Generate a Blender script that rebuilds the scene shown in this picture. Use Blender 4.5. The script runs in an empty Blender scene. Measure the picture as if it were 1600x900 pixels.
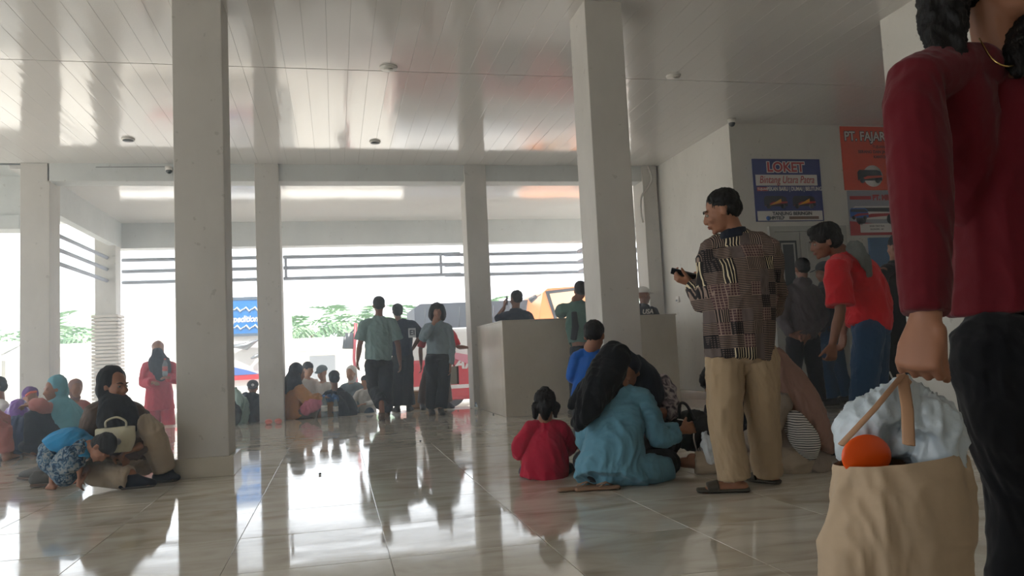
import bpy, bmesh, math, random
import numpy as np
from mathutils import Vector, Matrix
R = math.radians
V = Vector
random.seed(7)
scene = bpy.context.scene
col = scene.collection

# ------------------------------------------------------------------ camera, sky, sun, exposure
CAM_H, YAW, PITCH, ROLL, FPX = 0.8, 0.222106844, 0.0817289060, -0.0479258367, 1236.07
cf = V((math.sin(YAW) * math.cos(PITCH), math.cos(YAW) * math.cos(PITCH), math.sin(PITCH)))
cr0 = V((math.cos(YAW), -math.sin(YAW), 0)); cu0 = cr0.cross(cf)
cr = cr0 * math.cos(ROLL) + cu0 * math.sin(ROLL)
cu = -cr0 * math.sin(ROLL) + cu0 * math.cos(ROLL)
cam = bpy.data.cameras.new('camera'); camo = bpy.data.objects.new('camera', cam); col.objects.link(camo)
camo.matrix_world = Matrix(((cr.x, cu.x, -cf.x, 0), (cr.y, cu.y, -cf.y, 0), (cr.z, cu.z, -cf.z, CAM_H), (0, 0, 0, 1)))
cam.sensor_width = 36; cam.lens = 36 * FPX / 1600; cam.clip_start = 0.05; cam.clip_end = 500
scene.camera = camo

world = bpy.data.worlds.new('sky'); scene.world = world; world.use_nodes = True
wn = world.node_tree.nodes; wl = world.node_tree.links
bg = wn['Background']; bg.inputs['Color'].default_value = (0.86, 0.93, 1.0, 1); bg.inputs['Strength'].default_value = 1.0
sun = bpy.data.lights.new('sun', 'SUN'); sun.energy = 3.0; sun.angle = R(2); sun.color = (1, .96, .9)
suno = bpy.data.objects.new('sun', sun); col.objects.link(suno); suno.rotation_euler = (R(22), R(-8), 0)
scene.view_settings.view_transform = 'Standard'; scene.view_settings.look = 'None'
scene.view_settings.gamma = 1; scene.view_settings.use_curve_mapping = False
scene.view_settings.exposure = 1.7
scene.cycles.max_bounces = 10; scene.cycles.diffuse_bounces = 6; scene.cycles.glossy_bounces = 5
scene.cycles.transparent_max_bounces = 12
scene.cycles.sample_clamp_indirect = 6

def A(px, py, Y):
    """world point seen at a photo pixel, at world depth Y"""
    d = cf * FPX + cr * (px - 800) + cu * (450 - py)
    return V((0, 0, CAM_H)) + d * (Y / d.y)
def G(px, py, z=0.0):
    d = cf * FPX + cr * (px - 800) + cu * (450 - py)
    return V((0, 0, CAM_H)) + d * ((z - CAM_H) / d.z)
def AX(px, py, X):
    d = cf * FPX + cr * (px - 800) + cu * (450 - py)
    return V((0, 0, CAM_H)) + d * (X / d.x)

# ------------------------------------------------------------------ materials
def lin(h):
    h = h.lstrip('#'); c = [int(h[i:i + 2], 16) / 255 for i in (0, 2, 4)]
    return tuple((x / 12.92 if x <= .04045 else ((x + .055) / 1.055) ** 2.4) for x in c) + (1,)
class NT:
    def __init__(s, m): s.n = m.node_tree.nodes; s.l = m.node_tree.links; s.b = s.n['Principled BSDF']
    def new(s, t, **k):
        x = s.n.new(t)
        for a, b in k.items(): setattr(x, a, b)
        return x
    def link(s, a, b): s.l.new(a, b)
    def math(s, op, a, b=None, c=None):
        x = s.n.new('ShaderNodeMath'); x.operation = op
        for i, v in enumerate((a, b, c)):
            if v is None: continue
            if isinstance(v, (int, float)): x.inputs[i].default_value = v
            else: s.l.new(v, x.inputs[i])
        return x.outputs[0]
    def mix(s, f, a, b, blend='MIX'):
        x = s.n.new('ShaderNodeMix'); x.data_type = 'RGBA'; x.blend_type = blend
        for i, v in ((0, f), (6, a), (7, b)):
            if isinstance(v, (int, float)): x.inputs[i].default_value = v
            elif isinstance(v, tuple): x.inputs[i].default_value = v
            else: s.l.new(v, x.inputs[i])
        return x.outputs[2]
def mat(name, color, rough=.6, metal=0, spec=.5, var=0.0, vscale=6, bump=0.0, bscale=40, stretch=(1, 1, 1), coord='Object', alpha=1, trans=0, emit=0, sheen=0):
    m = bpy.data.materials.new(name); m.use_nodes = True; t = NT(m); b = t.b
    c = lin(color) if isinstance(color, str) else tuple(color)
    b.inputs['Base Color'].default_value = c; b.inputs['Roughness'].default_value = rough
    b.inputs['Metallic'].default_value = metal; b.inputs['Specular IOR Level'].default_value = spec
    b.inputs['Alpha'].default_value = alpha; b.inputs['Transmission Weight'].default_value = trans
    if sheen: b.inputs['Sheen Weight'].default_value = sheen
    if emit: b.inputs['Emission Color'].default_value = c; b.inputs['Emission Strength'].default_value = emit
    if var or bump:
        tc = t.new('ShaderNodeTexCoord'); mp = t.new('ShaderNodeMapping'); mp.inputs['Scale'].default_value = stretch
        t.link(tc.outputs[coord], mp.inputs[0])
        if var:
            n = t.new('ShaderNodeTexNoise'); n.inputs['Scale'].default_value = vscale; n.inputs['Detail'].default_value = 5
            t.link(mp.outputs[0], n.inputs['Vector'])
            dk = tuple(x * (1 - var) for x in c[:3]) + (1,); lt = tuple(min(1, x * (1 + var)) for x in c[:3]) + (1,)
            r = t.new('ShaderNodeMapRange'); r.inputs[1].default_value = .3; r.inputs[2].default_value = .7
            t.link(n.outputs[0], r.inputs[0]); t.link(t.mix(r.outputs[0], dk, lt), b.inputs['Base Color'])
        if bump:
            n = t.new('ShaderNodeTexNoise'); n.inputs['Scale'].default_value = bscale; n.inputs['Detail'].default_value = 4
            t.link(mp.outputs[0], n.inputs['Vector'])
            bp = t.new('ShaderNodeBump'); bp.inputs['Strength'].default_value = bump; bp.inputs['Distance'].default_value = .01
            t.link(n.outputs[0], bp.inputs['Height']); t.link(bp.outputs[0], b.inputs['Normal'])
    return m
def cloth(name, color, var=.12, bump=.35, bscale=14, rough=.9, stretch=(1, 1, .5), vscale=5):
    return mat(name, color, rough=rough, spec=.2, var=var, vscale=vscale, bump=bump, bscale=bscale, stretch=stretch, sheen=.1)

def floor_material():
    m = bpy.data.materials.new('polished_floor_tile'); m.use_nodes = True; t = NT(m); b = t.b
    g = t.new('ShaderNodeNewGeometry'); oi = t.new('ShaderNodeObjectInfo')
    off = t.new('ShaderNodeVectorMath', operation='SCALE'); off.inputs[0].default_value = (7, 3, 5); t.link(oi.outputs['Random'], off.inputs['Scale'])
    ad = t.new('ShaderNodeVectorMath', operation='ADD'); t.link(g.outputs['Position'], ad.inputs[0]); t.link(off.outputs[0], ad.inputs[1])
    mp = t.new('ShaderNodeMapping'); mp.inputs['Scale'].default_value = (1.2, 2.6, 1); mp.inputs['Rotation'].default_value = (0, 0, .5); t.link(ad.outputs[0], mp.inputs[0])
    n = t.new('ShaderNodeTexNoise'); n.inputs['Scale'].default_value = 1.6; n.inputs['Detail'].default_value = 8; n.inputs['Distortion'].default_value = 1.4; t.link(mp.outputs[0], n.inputs['Vector'])
    r = t.new('ShaderNodeValToRGB'); e = r.color_ramp.elements
    e[0].position = .32; e[0].color = lin('#b1a999'); e[1].position = .62; e[1].color = lin('#d8d3c8')
    k = e.new(.47); k.color = lin('#cac3b6'); t.link(n.outputs[0], r.inputs[0])
    tone = t.mix(t.math('MULTIPLY', oi.outputs['Random'], .3), r.outputs[0], lin('#a79d8c'))
    t.link(tone, b.inputs['Base Color'])
    n2 = t.new('ShaderNodeTexNoise'); n2.inputs['Scale'].default_value = 3.2; n2.inputs['Detail'].default_value = 6; t.link(g.outputs['Position'], n2.inputs['Vector'])
    rr = t.new('ShaderNodeMapRange'); rr.inputs[1].default_value = .35; rr.inputs[2].default_value = .7; rr.inputs[3].default_value = .035; rr.inputs[4].default_value = .11
    t.link(n2.outputs[0], rr.inputs[0]); t.link(rr.outputs[0], b.inputs['Roughness'])
    n3 = t.new('ShaderNodeTexNoise'); n3.inputs['Scale'].default_value = 2.2; n3.inputs['Detail'].default_value = 1; t.link(g.outputs['Position'], n3.inputs['Vector'])
    bp = t.new('ShaderNodeBump'); bp.inputs['Strength'].default_value = .035; bp.inputs['Distance'].default_value = .012; t.link(n3.outputs[0], bp.inputs['Height']); t.link(bp.outputs[0], b.inputs['Normal'])
    b.inputs['IOR'].default_value = 1.6
    return m
def ceiling_material():
    m = bpy.data.materials.new('glossy_ceiling_panel'); m.use_nodes = True; t = NT(m); b = t.b
    b.inputs['Base Color'].default_value = lin('#d9d6d2'); b.inputs['Roughness'].default_value = .1
    b.inputs['IOR'].default_value = 1.55
    g = t.new('ShaderNodeNewGeometry'); oi = t.new('ShaderNodeObjectInfo')
    off = t.new('ShaderNodeVectorMath', operation='SCALE'); off.inputs[0].default_value = (0, 9, 0); t.link(oi.outputs['Random'], off.inputs['Scale'])
    ad = t.new('ShaderNodeVectorMath', operation='ADD'); t.link(g.outputs['Position'], ad.inputs[0]); t.link(off.outputs[0], ad.inputs[1])
    mp = t.new('ShaderNodeMapping'); mp.inputs['Scale'].default_value = (9, .8, 1); t.link(ad.outputs[0], mp.inputs[0])
    n = t.new('ShaderNodeTexNoise'); n.inputs['Scale'].default_value = 1.3; n.inputs['Detail'].default_value = 2; t.link(mp.outputs[0], n.inputs['Vector'])
    mp2 = t.new('ShaderNodeMapping'); mp2.inputs['Scale'].default_value = (1, .5, 1); t.link(g.outputs['Position'], mp2.inputs[0])
    n2 = t.new('ShaderNodeTexNoise'); n2.inputs['Scale'].default_value = 1.1; n2.inputs['Detail'].default_value = 1; t.link(mp2.outputs[0], n2.inputs['Vector'])
    h = t.math('ADD', t.math('MULTIPLY', n.outputs[0], .16), n2.outputs[0])
    bp = t.new('ShaderNodeBump'); bp.inputs['Strength'].default_value = .5; bp.inputs['Distance'].default_value = .02; t.link(h, bp.inputs['Height']); t.link(bp.outputs[0], b.inputs['Normal'])
    return m
def plaster_material(name, c0, c1, rough=.7):
    m = bpy.data.materials.new(name); m.use_nodes = True; t = NT(m); b = t.b
    g = t.new('ShaderNodeNewGeometry'); mp = t.new('ShaderNodeMapping'); mp.inputs['Scale'].default_value = (1, 1, .6); t.link(g.outputs['Position'], mp.inputs[0])
    n = t.new('ShaderNodeTexNoise'); n.inputs['Scale'].default_value = 1.7; n.inputs['Detail'].default_value = 9; n.inputs['Roughness'].default_value = .65; t.link(mp.outputs[0], n.inputs['Vector'])
    r = t.new('ShaderNodeMapRange'); r.inputs[1].default_value = .3; r.inputs[2].default_value = .7; t.link(n.outputs[0], r.inputs[0])
    c = t.mix(r.outputs[0], lin(c0), lin(c1))
    n2 = t.new('ShaderNodeTexNoise'); n2.inputs['Scale'].default_value = 14; n2.inputs['Detail'].default_value = 6; t.link(g.outputs['Position'], n2.inputs['Vector'])
    s = t.math('GREATER_THAN', n2.outputs[0], .68)
    c = t.mix(t.math('MULTIPLY', s, .25), c, lin('#6f6658'))
    t.link(c, b.inputs['Base Color']); b.inputs['Roughness'].default_value = rough
    bp = t.new('ShaderNodeBump'); bp.inputs['Strength'].default_value = .25; bp.inputs['Distance'].default_value = .004
    n3 = t.new('ShaderNodeTexNoise'); n3.inputs['Scale'].default_value = 30; n3.inputs['Detail'].default_value = 5; t.link(g.outputs['Position'], n3.inputs['Vector'])
    t.link(n3.outputs[0], bp.inputs['Height']); t.link(bp.outputs[0], b.inputs['Normal'])
    return m
def batik_material():
    m = bpy.data.materials.new('patchwork_batik_cloth'); m.use_nodes = True; t = NT(m); b = t.b
    tc = t.new('ShaderNodeTexCoord'); sp = t.new('ShaderNodeSeparateXYZ'); t.link(tc.outputs['Object'], sp.inputs[0])
    ns = t.new('ShaderNodeTexNoise'); ns.inputs['Scale'].default_value = 5; t.link(tc.outputs['Object'], ns.inputs['Vector'])
    w = t.math('MULTIPLY', t.math('SUBTRACT', ns.outputs[0], .5), .005)
    x = t.math('ADD', sp.outputs[0], w); z = t.math('ADD', sp.outputs[2], w)
    cx = t.math('FLOOR', t.math('DIVIDE', x, .056)); cz = t.math('FLOOR', t.math('DIVIDE', z, .07))
    cb = t.new('ShaderNodeCombineXYZ'); t.link(cx, cb.inputs[0]); t.link(cz, cb.inputs[1])
    wn_ = t.new('ShaderNodeTexWhiteNoise', noise_dimensions='2D'); t.link(cb.outputs[0], wn_.inputs['Vector'])
    rnd = wn_.outputs['Value']
    def stripes(co, per, duty): return t.math('LESS_THAN', t.math('FRACT', t.math('DIVIDE', co, per)), duty)
    hz = stripes(z, .0095, .42); vt = stripes(x, .0095, .42); vb = stripes(x, .0135, .3)
    pl = t.math('MAXIMUM', stripes(z, .015, .22), stripes(x, .015, .22))
    dots = t.math('MULTIPLY', stripes(z, .012, .5), stripes(x, .012, .5))
    dark = lin('#1e1a1b'); tan = lin('#8d7a6e'); cream = lin('#cdbf9f'); plum = lin('#4d3638'); taupe = lin('#5f5450')
    c = t.mix(hz, dark, tan)
    c = t.mix(t.math('GREATER_THAN', rnd, .38), c, t.mix(pl, plum, tan))
    c = t.mix(t.math('GREATER_THAN', rnd, .56), c, t.mix(vt, dark, tan))
    c = t.mix(t.math('GREATER_THAN', rnd, .68), c, t.mix(dots, dark, taupe))
    c = t.mix(t.math('GREATER_THAN', rnd, .80), c, taupe)
    c = t.mix(t.math('GREATER_THAN', rnd, .89), c, t.mix(vb, dark, cream))
    t.link(c, b.inputs['Base Color']); b.inputs['Roughness'].default_value = .85; b.inputs['Specular IOR Level'].default_value = .2
    n3 = t.new('ShaderNodeTexNoise'); n3.inputs['Scale'].default_value = 9; t.link(tc.outputs['Object'], n3.inputs['Vector'])
    bp = t.new('ShaderNodeBump'); bp.inputs['Strength'].default_value = .4; bp.inputs['Distance'].default_value = .01; t.link(n3.outputs[0], bp.inputs['Height']); t.link(bp.outputs[0], b.inputs['Normal'])
    return m
def stripe_material(name, c0, c1, per=.012, axis=2, duty=.35):
    m = bpy.data.materials.new(name); m.use_nodes = True; t = NT(m); b = t.b
    tc = t.new('ShaderNodeTexCoord'); sp = t.new('ShaderNodeSeparateXYZ'); t.link(tc.outputs['Object'], sp.inputs[0])
    ns = t.new('ShaderNodeTexNoise'); ns.inputs['Scale'].default_value = 4; t.link(tc.outputs['Object'], ns.inputs['Vector'])
    z = t.math('ADD', sp.outputs[axis], t.math('MULTIPLY', ns.outputs[0], .06))
    s = t.math('LESS_THAN', t.math('FRACT', t.math('DIVIDE', z, per)), duty)
    t.link(t.mix(s, lin(c0), lin(c1)), b.inputs['Base Color']); b.inputs['Roughness'].default_value = .9; b.inputs['Specular IOR Level'].default_value = .2
    return m
def blotch_material(name, c0, c1, c2, scale=12):
    m = bpy.data.materials.new(name); m.use_nodes = True; t = NT(m); b = t.b
    tc = t.new('ShaderNodeTexCoord')
    n = t.new('ShaderNodeTexNoise'); n.inputs['Scale'].default_value = scale; n.inputs['Detail'].default_value = 2; n.inputs['Distortion'].default_value = 1.5; t.link(tc.outputs['Object'], n.inputs['Vector'])
    r = t.new('ShaderNodeValToRGB'); e = r.color_ramp.elements; e[0].position = .4; e[0].color = lin(c0); e[1].position = .6; e[1].color = lin(c2)
    k = e.new(.5); k.color = lin(c1); t.link(n.outputs[0], r.inputs[0]); t.link(r.outputs[0], b.inputs['Base Color'])
    b.inputs['Roughness'].default_value = .8; b.inputs['Specular IOR Level'].default_value = .2
    return m

M = {}
M['floor'] = floor_material(); M['ceiling'] = ceiling_material()
M['grout'] = mat('tile_grout', '#6f675b', .8)
M['column'] = plaster_material('column_plaster', '#b3afa8', '#c4c0b9')
M['wall'] = plaster_material('wall_plaster', '#c6c3bb', '#d5d2ca')
M['beam'] = plaster_material('beam_plaster', '#b9bcba', '#c8cbc9')
M['parapet'] = plaster_material('parapet_tile', '#a59c8c', '#b8b0a1', .35)
M['base'] = mat('skirting_tile', '#b5ad9d', .25, var=.08, vscale=4)
M['rail'] = mat('painted_steel_rail', '#9aa0ac', .5, var=.05)
M['clad'] = plaster_material('column_cladding', '#b7aea4', '#cfc8bf')
M['yard'] = plaster_material('yard_concrete', '#c9c4ba', '#d8d4cb', .9)
M['dark'] = mat('dark_metal', '#26282b', .4)
M['white'] = mat('white_plastic', '#dedbd4', .4)
M['steel'] = mat('steel', '#8c8f92', .35, metal=.8)

# ------------------------------------------------------------------ object helpers
def kids(o, p, root):
    o.parent = p
def tag(o, label=None, cat=None, group=None, kind=None):
    if label: o['label'] = label
    if cat: o['category'] = cat
    if group: o['group'] = group
    if kind: o['kind'] = kind
    return o
def empty(name, loc, label=None, cat=None, group=None, rz=0):
    o = bpy.data.objects.new(name, None); o.location = loc; o.rotation_euler = (0, 0, rz); col.objects.link(o); o.empty_display_size = .1
    return tag(o, label, cat, group)
def wloc(p):
    """world matrix of a chain of parents"""
    m = Matrix.Identity(4)
    while p is not None:
        m = p.matrix_basis @ m; p = p.parent
    return m
def link_mesh(name, me, mats, parent=None, world_space=True):
    if not isinstance(mats, (list, tuple)): mats = [mats]
    for m in mats: me.materials.append(m)
    o = bpy.data.objects.new(name, me); col.objects.link(o)
    if parent is not None:
        o.parent = parent
        if world_space: me.transform(wloc(parent).inverted())
    return o
def smooth(me, on=True):
    me.polygons.foreach_set('use_smooth', [on] * len(me.polygons))

class MB:
    """collects boxes, bars, lofts into one bmesh (plain, not remeshed)"""
    def __init__(s): s.bm = bmesh.new(); s.idx = 0
    def box(s, a, b, bevel=0, mi=0, rot=None):
        a = V(a); b = V(b); c = (a + b) / 2; d = (b - a)
        r = bmesh.ops.create_cube(s.bm, size=1)
        vs = r['verts']
        for v in vs: v.co = V((v.co.x * d.x, v.co.y * d.y, v.co.z * d.z))
        if bevel:
            es = list({e for v in vs for e in v.link_edges})
            rr = bmesh.ops.bevel(s.bm, geom=es, offset=bevel, segments=2, affect='EDGES', profile=.5)
            vs = list({v for f in rr['faces'] for v in f.verts} | {v for v in vs if v.is_valid})
            # collect whole island
            seen = set(vs); st = list(vs)
            while st:
                v = st.pop()
                for e in v.link_edges:
                    w = e.other_vert(v)
                    if w not in seen: seen.add(w); st.append(w)
            vs = list(seen)
        for v in vs:
            if rot is not None: v.co = rot @ v.co
            v.co += c
        for f in {f for v in vs for f in v.link_faces}: f.material_index = mi
        return s
    def quad(s, pts, mi=0):
        f = s.bm.faces.new([s.bm.verts.new(p) for p in pts]); f.material_index = mi; return s
    def loft(s, pts, rad, side=None, n=12, caps=(0, 0), sub=1, mi=0):
        loft(s.bm, pts, rad, side, n, caps, sub, mi); return s
    def ell(s, c, r, rot=None, mi=0, u=14, v=9):
        ell(s.bm, c, r, rot, mi, u, v); return s
    def prism(s, outline, y0, y1, mi=0, plane='XZ'):
        def mk(p, y): return (p[0], y, p[1]) if plane == 'XZ' else ((p[0], p[1], y) if plane == 'XY' else (y, p[0], p[1]))
        a = [s.bm.verts.new(mk(p, y0)) for p in outline]; b = [s.bm.verts.new(mk(p, y1)) for p in outline]
        fs = [s.bm.faces.new(a), s.bm.faces.new(b[::-1])]
        for i in range(len(a)): j = (i + 1) % len(a); fs.append(s.bm.faces.new((a[j], a[i], b[i], b[j])))
        for f in fs: f.material_index = mi
        return s
    def build(s, name, mats, parent=None, sm=False, world_space=True):
        bmesh.ops.recalc_face_normals(s.bm, faces=s.bm.faces)
        me = bpy.data.meshes.new(name); s.bm.to_mesh(me); s.bm.free()
        if sm: smooth(me)
        return link_mesh(name, me, mats, parent, world_space)

def catmull(P, k):
    if k <= 1 or len(P) < 3: 
        return list(P)
    out = []
    for i in range(len(P) - 1):
        p0 = P[i - 1] if i else P[0] * 2 - P[1]; p1 = P[i]; p2 = P[i + 1]; p3 = P[i + 2] if i + 2 < len(P) else P[-1] * 2 - P[-2]
        for j in range(k):
            t = j / k
            out.append(.5 * ((2 * p1) + (p2 - p0) * t + (2 * p0 - 5 * p1 + 4 * p2 - p3) * t * t + (3 * p1 - p0 - 3 * p2 + p3) * t ** 3))
    out.append(P[-1]); return out
def loft(bm, pts, rad, side=None, n=12, caps=(1, 1), sub=3, mi=0):
    """closed tube with elliptical rings; rad items are r or (a,b) (a along side); caps 1=round 0=flat"""
    P = [np.array(p, float) for p in pts]; Q = [np.array((r, r) if isinstance(r, (int, float)) else r, float) for r in rad]
    if side is None: S = None
    else:
        S = side if isinstance(side, list) else [side] * len(P)
        S = [np.array(x, float) for x in S]
    if len(P) > 2 and sub > 1:
        Q = [np.maximum(q, .002) for q in catmull(Q, sub)]; S = catmull(S, sub) if S else None; P = catmull(P, sub)
    T = []
    for i in range(len(P)):
        d = P[min(i + 1, len(P) - 1)] - P[max(i - 1, 0)]; T.append(d / (np.linalg.norm(d) + 1e-9))
    rings = []
    sv = np.array([1, 0, 0.]) if abs(T[0][0]) < .8 else np.array([0, 1., 0])
    def basis(t, s):
        a = s - t * (s @ t); nn = np.linalg.norm(a)
        if nn < 1e-6: a = np.cross(t, [0.3, .5, .8]); nn = np.linalg.norm(a)
        a = a / nn; return a, np.cross(t, a)
    R_ = []
    for i in range(len(P)):
        a, b = basis(T[i], S[i] if S else sv); sv = a
        R_.append((P[i], a, b, Q[i][0], Q[i][1]))
    if caps[0]:
        p, a, b, ra, rb = R_[0]; m = min(ra, rb)
        R_ = [(p - T[0] * m * math.sin(x), a, b, ra * math.cos(x), rb * math.cos(x)) for x in (1.35, 1.0, .55)] + R_
    if caps[1]:
        p, a, b, ra, rb = R_[-1]; m = min(ra, rb)
        R_ += [(p + T[-1] * m * math.sin(x), a, b, ra * math.cos(x), rb * math.cos(x)) for x in (.55, 1.0, 1.35)]
    for p, a, b, ra, rb in R_:
        rings.append([bm.verts.new(p + a * ra * math.cos(2 * math.pi * k / n) + b * rb * math.sin(2 * math.pi * k / n)) for k in range(n)])
    fs = []
    for i in range(len(rings) - 1):
        for k in range(n):
            fs.append(bm.faces.new((rings[i][k], rings[i][(k + 1) % n], rings[i + 1][(k + 1) % n], rings[i + 1][k])))
    fs.append(bm.faces.new(rings[0][::-1])); fs.append(bm.faces.new(rings[-1]))
    for f in fs: f.material_index = mi; f.smooth = True
def ell(bm, c, r, rot=None, mi=0, u=14, v=9):
    if isinstance(r, (int, float)): r = (r, r, r)
    q = bmesh.ops.create_uvsphere(bm, u_segments=u, v_segments=v, radius=1)
    for x in q['verts']:
        w = V((x.co.x * r[0], x.co.y * r[1], x.co.z * r[2]))
        if rot is not None: w = rot @ w
        x.co = w + V(c)
    for f in {f for x in q['verts'] for f in x.link_faces}: f.material_index = mi; f.smooth = True

class Body:
    """collects closed lofts and ellipsoids and melts them into ONE continuous surface"""
    def __init__(s): s.bm = bmesh.new(); s.used = False
    def loft(s, pts, rad, side=None, n=14, caps=(1, 1), sub=3): s.used = True; loft(s.bm, pts, rad, side, n, caps, sub); return s
    def ell(s, c, r, rot=None): s.used = True; ell(s.bm, c, r, rot, u=18, v=12); return s
    def box(s, a, b, bevel=0, rot=None):
        s.used = True; m = MB(); m.bm.free(); m.bm = s.bm; m.box(a, b, bevel, rot=rot); return s
    def build(s, name, mats, parent, vox=.01, it=3, fold=0.0, fscale=.12, stretch=(1, 1, .45), seed=0, cuts=(), world_space=True):
        bmesh.ops.recalc_face_normals(s.bm, faces=s.bm.faces)
        me = bpy.data.meshes.new(name); s.bm.to_mesh(me); s.bm.free()
        o = bpy.data.objects.new('tmp', me); col.objects.link(o)
        rm = o.modifiers.new('r', 'REMESH'); rm.mode = 'VOXEL'; rm.voxel_size = vox; rm.adaptivity = 0
        if it: sm = o.modifiers.new('s', 'SMOOTH'); sm.iterations = it; sm.factor = .5
        dg = bpy.context.evaluated_depsgraph_get(); dg.update()
        m2 = bpy.data.meshes.new_from_object(o.evaluated_get(dg)); m2.name = name
        bpy.data.objects.remove(o); bpy.data.meshes.remove(me)
        if fold:
            nv = len(m2.vertices); co = np.empty(nv * 3, np.float32); no = np.empty(nv * 3, np.float32)
            m2.vertices.foreach_get('co', co); m2.vertex_normals.foreach_get('vector', no)
            co = co.reshape(-1, 3).astype(float); no = no.reshape(-1, 3)
            co += no * foldnoise(co * np.array(stretch), fscale, seed)[:, None] * fold * 1.7
            m2.vertices.foreach_set('co', co.astype(np.float32).ravel())
        if cuts:
            b = bmesh.new(); b.from_mesh(m2)
            for p, n in cuts:
                bmesh.ops.bisect_plane(b, geom=b.verts[:] + b.edges[:] + b.faces[:], plane_co=p, plane_no=n, clear_outer=True)
            b.to_mesh(m2); b.free()
        smooth(m2)
        m2.materials.clear()
        return link_mesh(name, m2, mats, parent, world_space)
def foldnoise(p, scale, seed=0):
    rs = np.random.RandomState(seed + 11); out = np.zeros(len(p)); amp = 1
    w = p.copy()
    for k in range(3):
        d = rs.normal(size=3); d /= np.linalg.norm(d); w[:, k] += .35 * scale * np.sin(p @ d * (2 * np.pi / (scale * 2.1)) + rs.rand() * 6)
    for o in range(3):
        acc = np.zeros(len(p))
        for k in range(4):
            d = rs.normal(size=3); d /= np.linalg.norm(d)
            acc += np.sin(w @ d * (2 * np.pi / scale) + rs.rand() * 6.28)
        out += amp * (1 - np.abs(acc) * .55); amp *= .5; scale *= .53
    return out * .5

# ------------------------------------------------------------------ text
def text(parent, s, loc, size, m, rot=(R(90), 0, 0), align='CENTER', shear=0, bold=0, sx=1, name='lettering', ext=.001):
    c = bpy.data.curves.new(name, 'FONT'); c.body = s; c.size = size; c.align_x = align; c.align_y = 'CENTER'; c.shear = shear; c.offset = bold; c.extrude = ext
    c.materials.append(m); o = bpy.data.objects.new(name, c); col.objects.link(o)
    o.matrix_basis = Matrix.Translation(loc) @ (rot if isinstance(rot, Matrix) else Matrix.Rotation(0, 4, 'X') @ __import__('mathutils').Euler(rot).to_matrix().to_4x4()) @ Matrix.Diagonal((sx, 1, 1, 1))
    dg = bpy.context.evaluated_depsgraph_get(); dg.update()
    me = bpy.data.meshes.new_from_object(o.evaluated_get(dg)); mb = o.matrix_basis.copy(); bpy.data.objects.remove(o)
    me.transform(mb); me.materials.clear()
    return link_mesh(name, me, m, parent)

# ------------------------------------------------------------------ people
M['skin'] = mat('skin', '#8f624a', .55, var=.06, vscale=12, spec=.35)
M['skin_light'] = mat('skin_light', '#b98a6c', .55, var=.06, vscale=12, spec=.35)
M['skin_dark'] = mat('skin_dark', '#7b5340', .55, var=.06, vscale=12, spec=.35)
M['hair'] = mat('black_hair', '#0b0908', .6, bump=.8, bscale=60, stretch=(1, 1, .15), spec=.25)
M['lip'] = mat('lips', '#8d4a42', .45)
M['eye'] = mat('eye', '#8d857c', .4); M['iris'] = mat('iris', '#1a100b', .15); M['brow'] = mat('eyebrow', '#1c1512', .8)
M['sole'] = mat('shoe_sole', '#3b332b', .8)

def frame(fwd, up=(0, 0, 1)):
    f = V(fwd).normalized(); u = V(up); r = f.cross(u).normalized(); u = r.cross(f)
    return Matrix((r, f, u)).transposed()          # columns: right, forward, up
def add_head(B, c, Rm, s, neck, neckr=.052, ears=True, fine=True):
    c = V(c)
    def P(x, y, z): return c + Rm @ V((x * s, y * s, z * s))
    def E(x, y, z, a, b, d): B.ell(P(x, y, z), (a * s, b * s, d * s), Rm)
    E(0, -.018, .03, .074, .092, .082); E(0, .022, -.025, .062, .068, .085); E(0, .03, -.078, .046, .046, .032)
    E(0, .072, -.097, .018, .015, .015)
    if fine:
        B.loft([P(0, .08, .012), P(0, .099, -.022), P(0, .1, -.034)], [.0075 * s, .011 * s, .012 * s], sub=2)
        for q in (-1, 1):
            E(q * .012, .092, -.035, .008, .009, .007); E(q * .036, .058, -.032, .022, .026, .022); E(q * .03, .08, .021, .02, .01, .007)
        E(0, .087, -.06, .022, .01, .006); E(0, .085, -.07, .018, .01, .007)
    if ears:
        for q in (-1, 1): E(q * .076, -.008, -.01, .009, .018, .03)
    B.loft([P(0, -.02, -.04), (P(0, -.025, -.09) + V(neck)) / 2, V(neck)], [neckr * s, neckr * s * .95, neckr * s * 1.1], sub=2)
def face_parts(root, c, Rm, s, lips=True):
    c = V(c)
    def P(x, y, z): return c + Rm @ V((x * s, y * s, z * s))
    for q in (-1, 1):
        m = MB(); m.ell(P(q * .03, .079, -.002), (.0125 * s, .009 * s, .007 * s), Rm, 0); m.ell(P(q * .03, .0855, -.002), (.0052 * s, .004 * s, .0052 * s), Rm, 1)
        m.build('eye', [M['eye'], M['iris']], root, True)
        m = MB(); m.loft([P(q * .012, .093, .018), P(q * .03, .092, .025), P(q * .05, .075, .02)], [.0025 * s, .0035 * s, .002 * s], n=6, caps=(1, 1), sub=3); m.build('eyebrow', M['brow'], root, True)
    if lips:
        m = MB(); m.ell(P(0, .094, -.0605), (.021 * s, .006 * s, .0045 * s), Rm); m.ell(P(0, .092, -.0695), (.018 * s, .006 * s, .0055 * s), Rm); m.build('lips', M['lip'], root, True)
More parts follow.
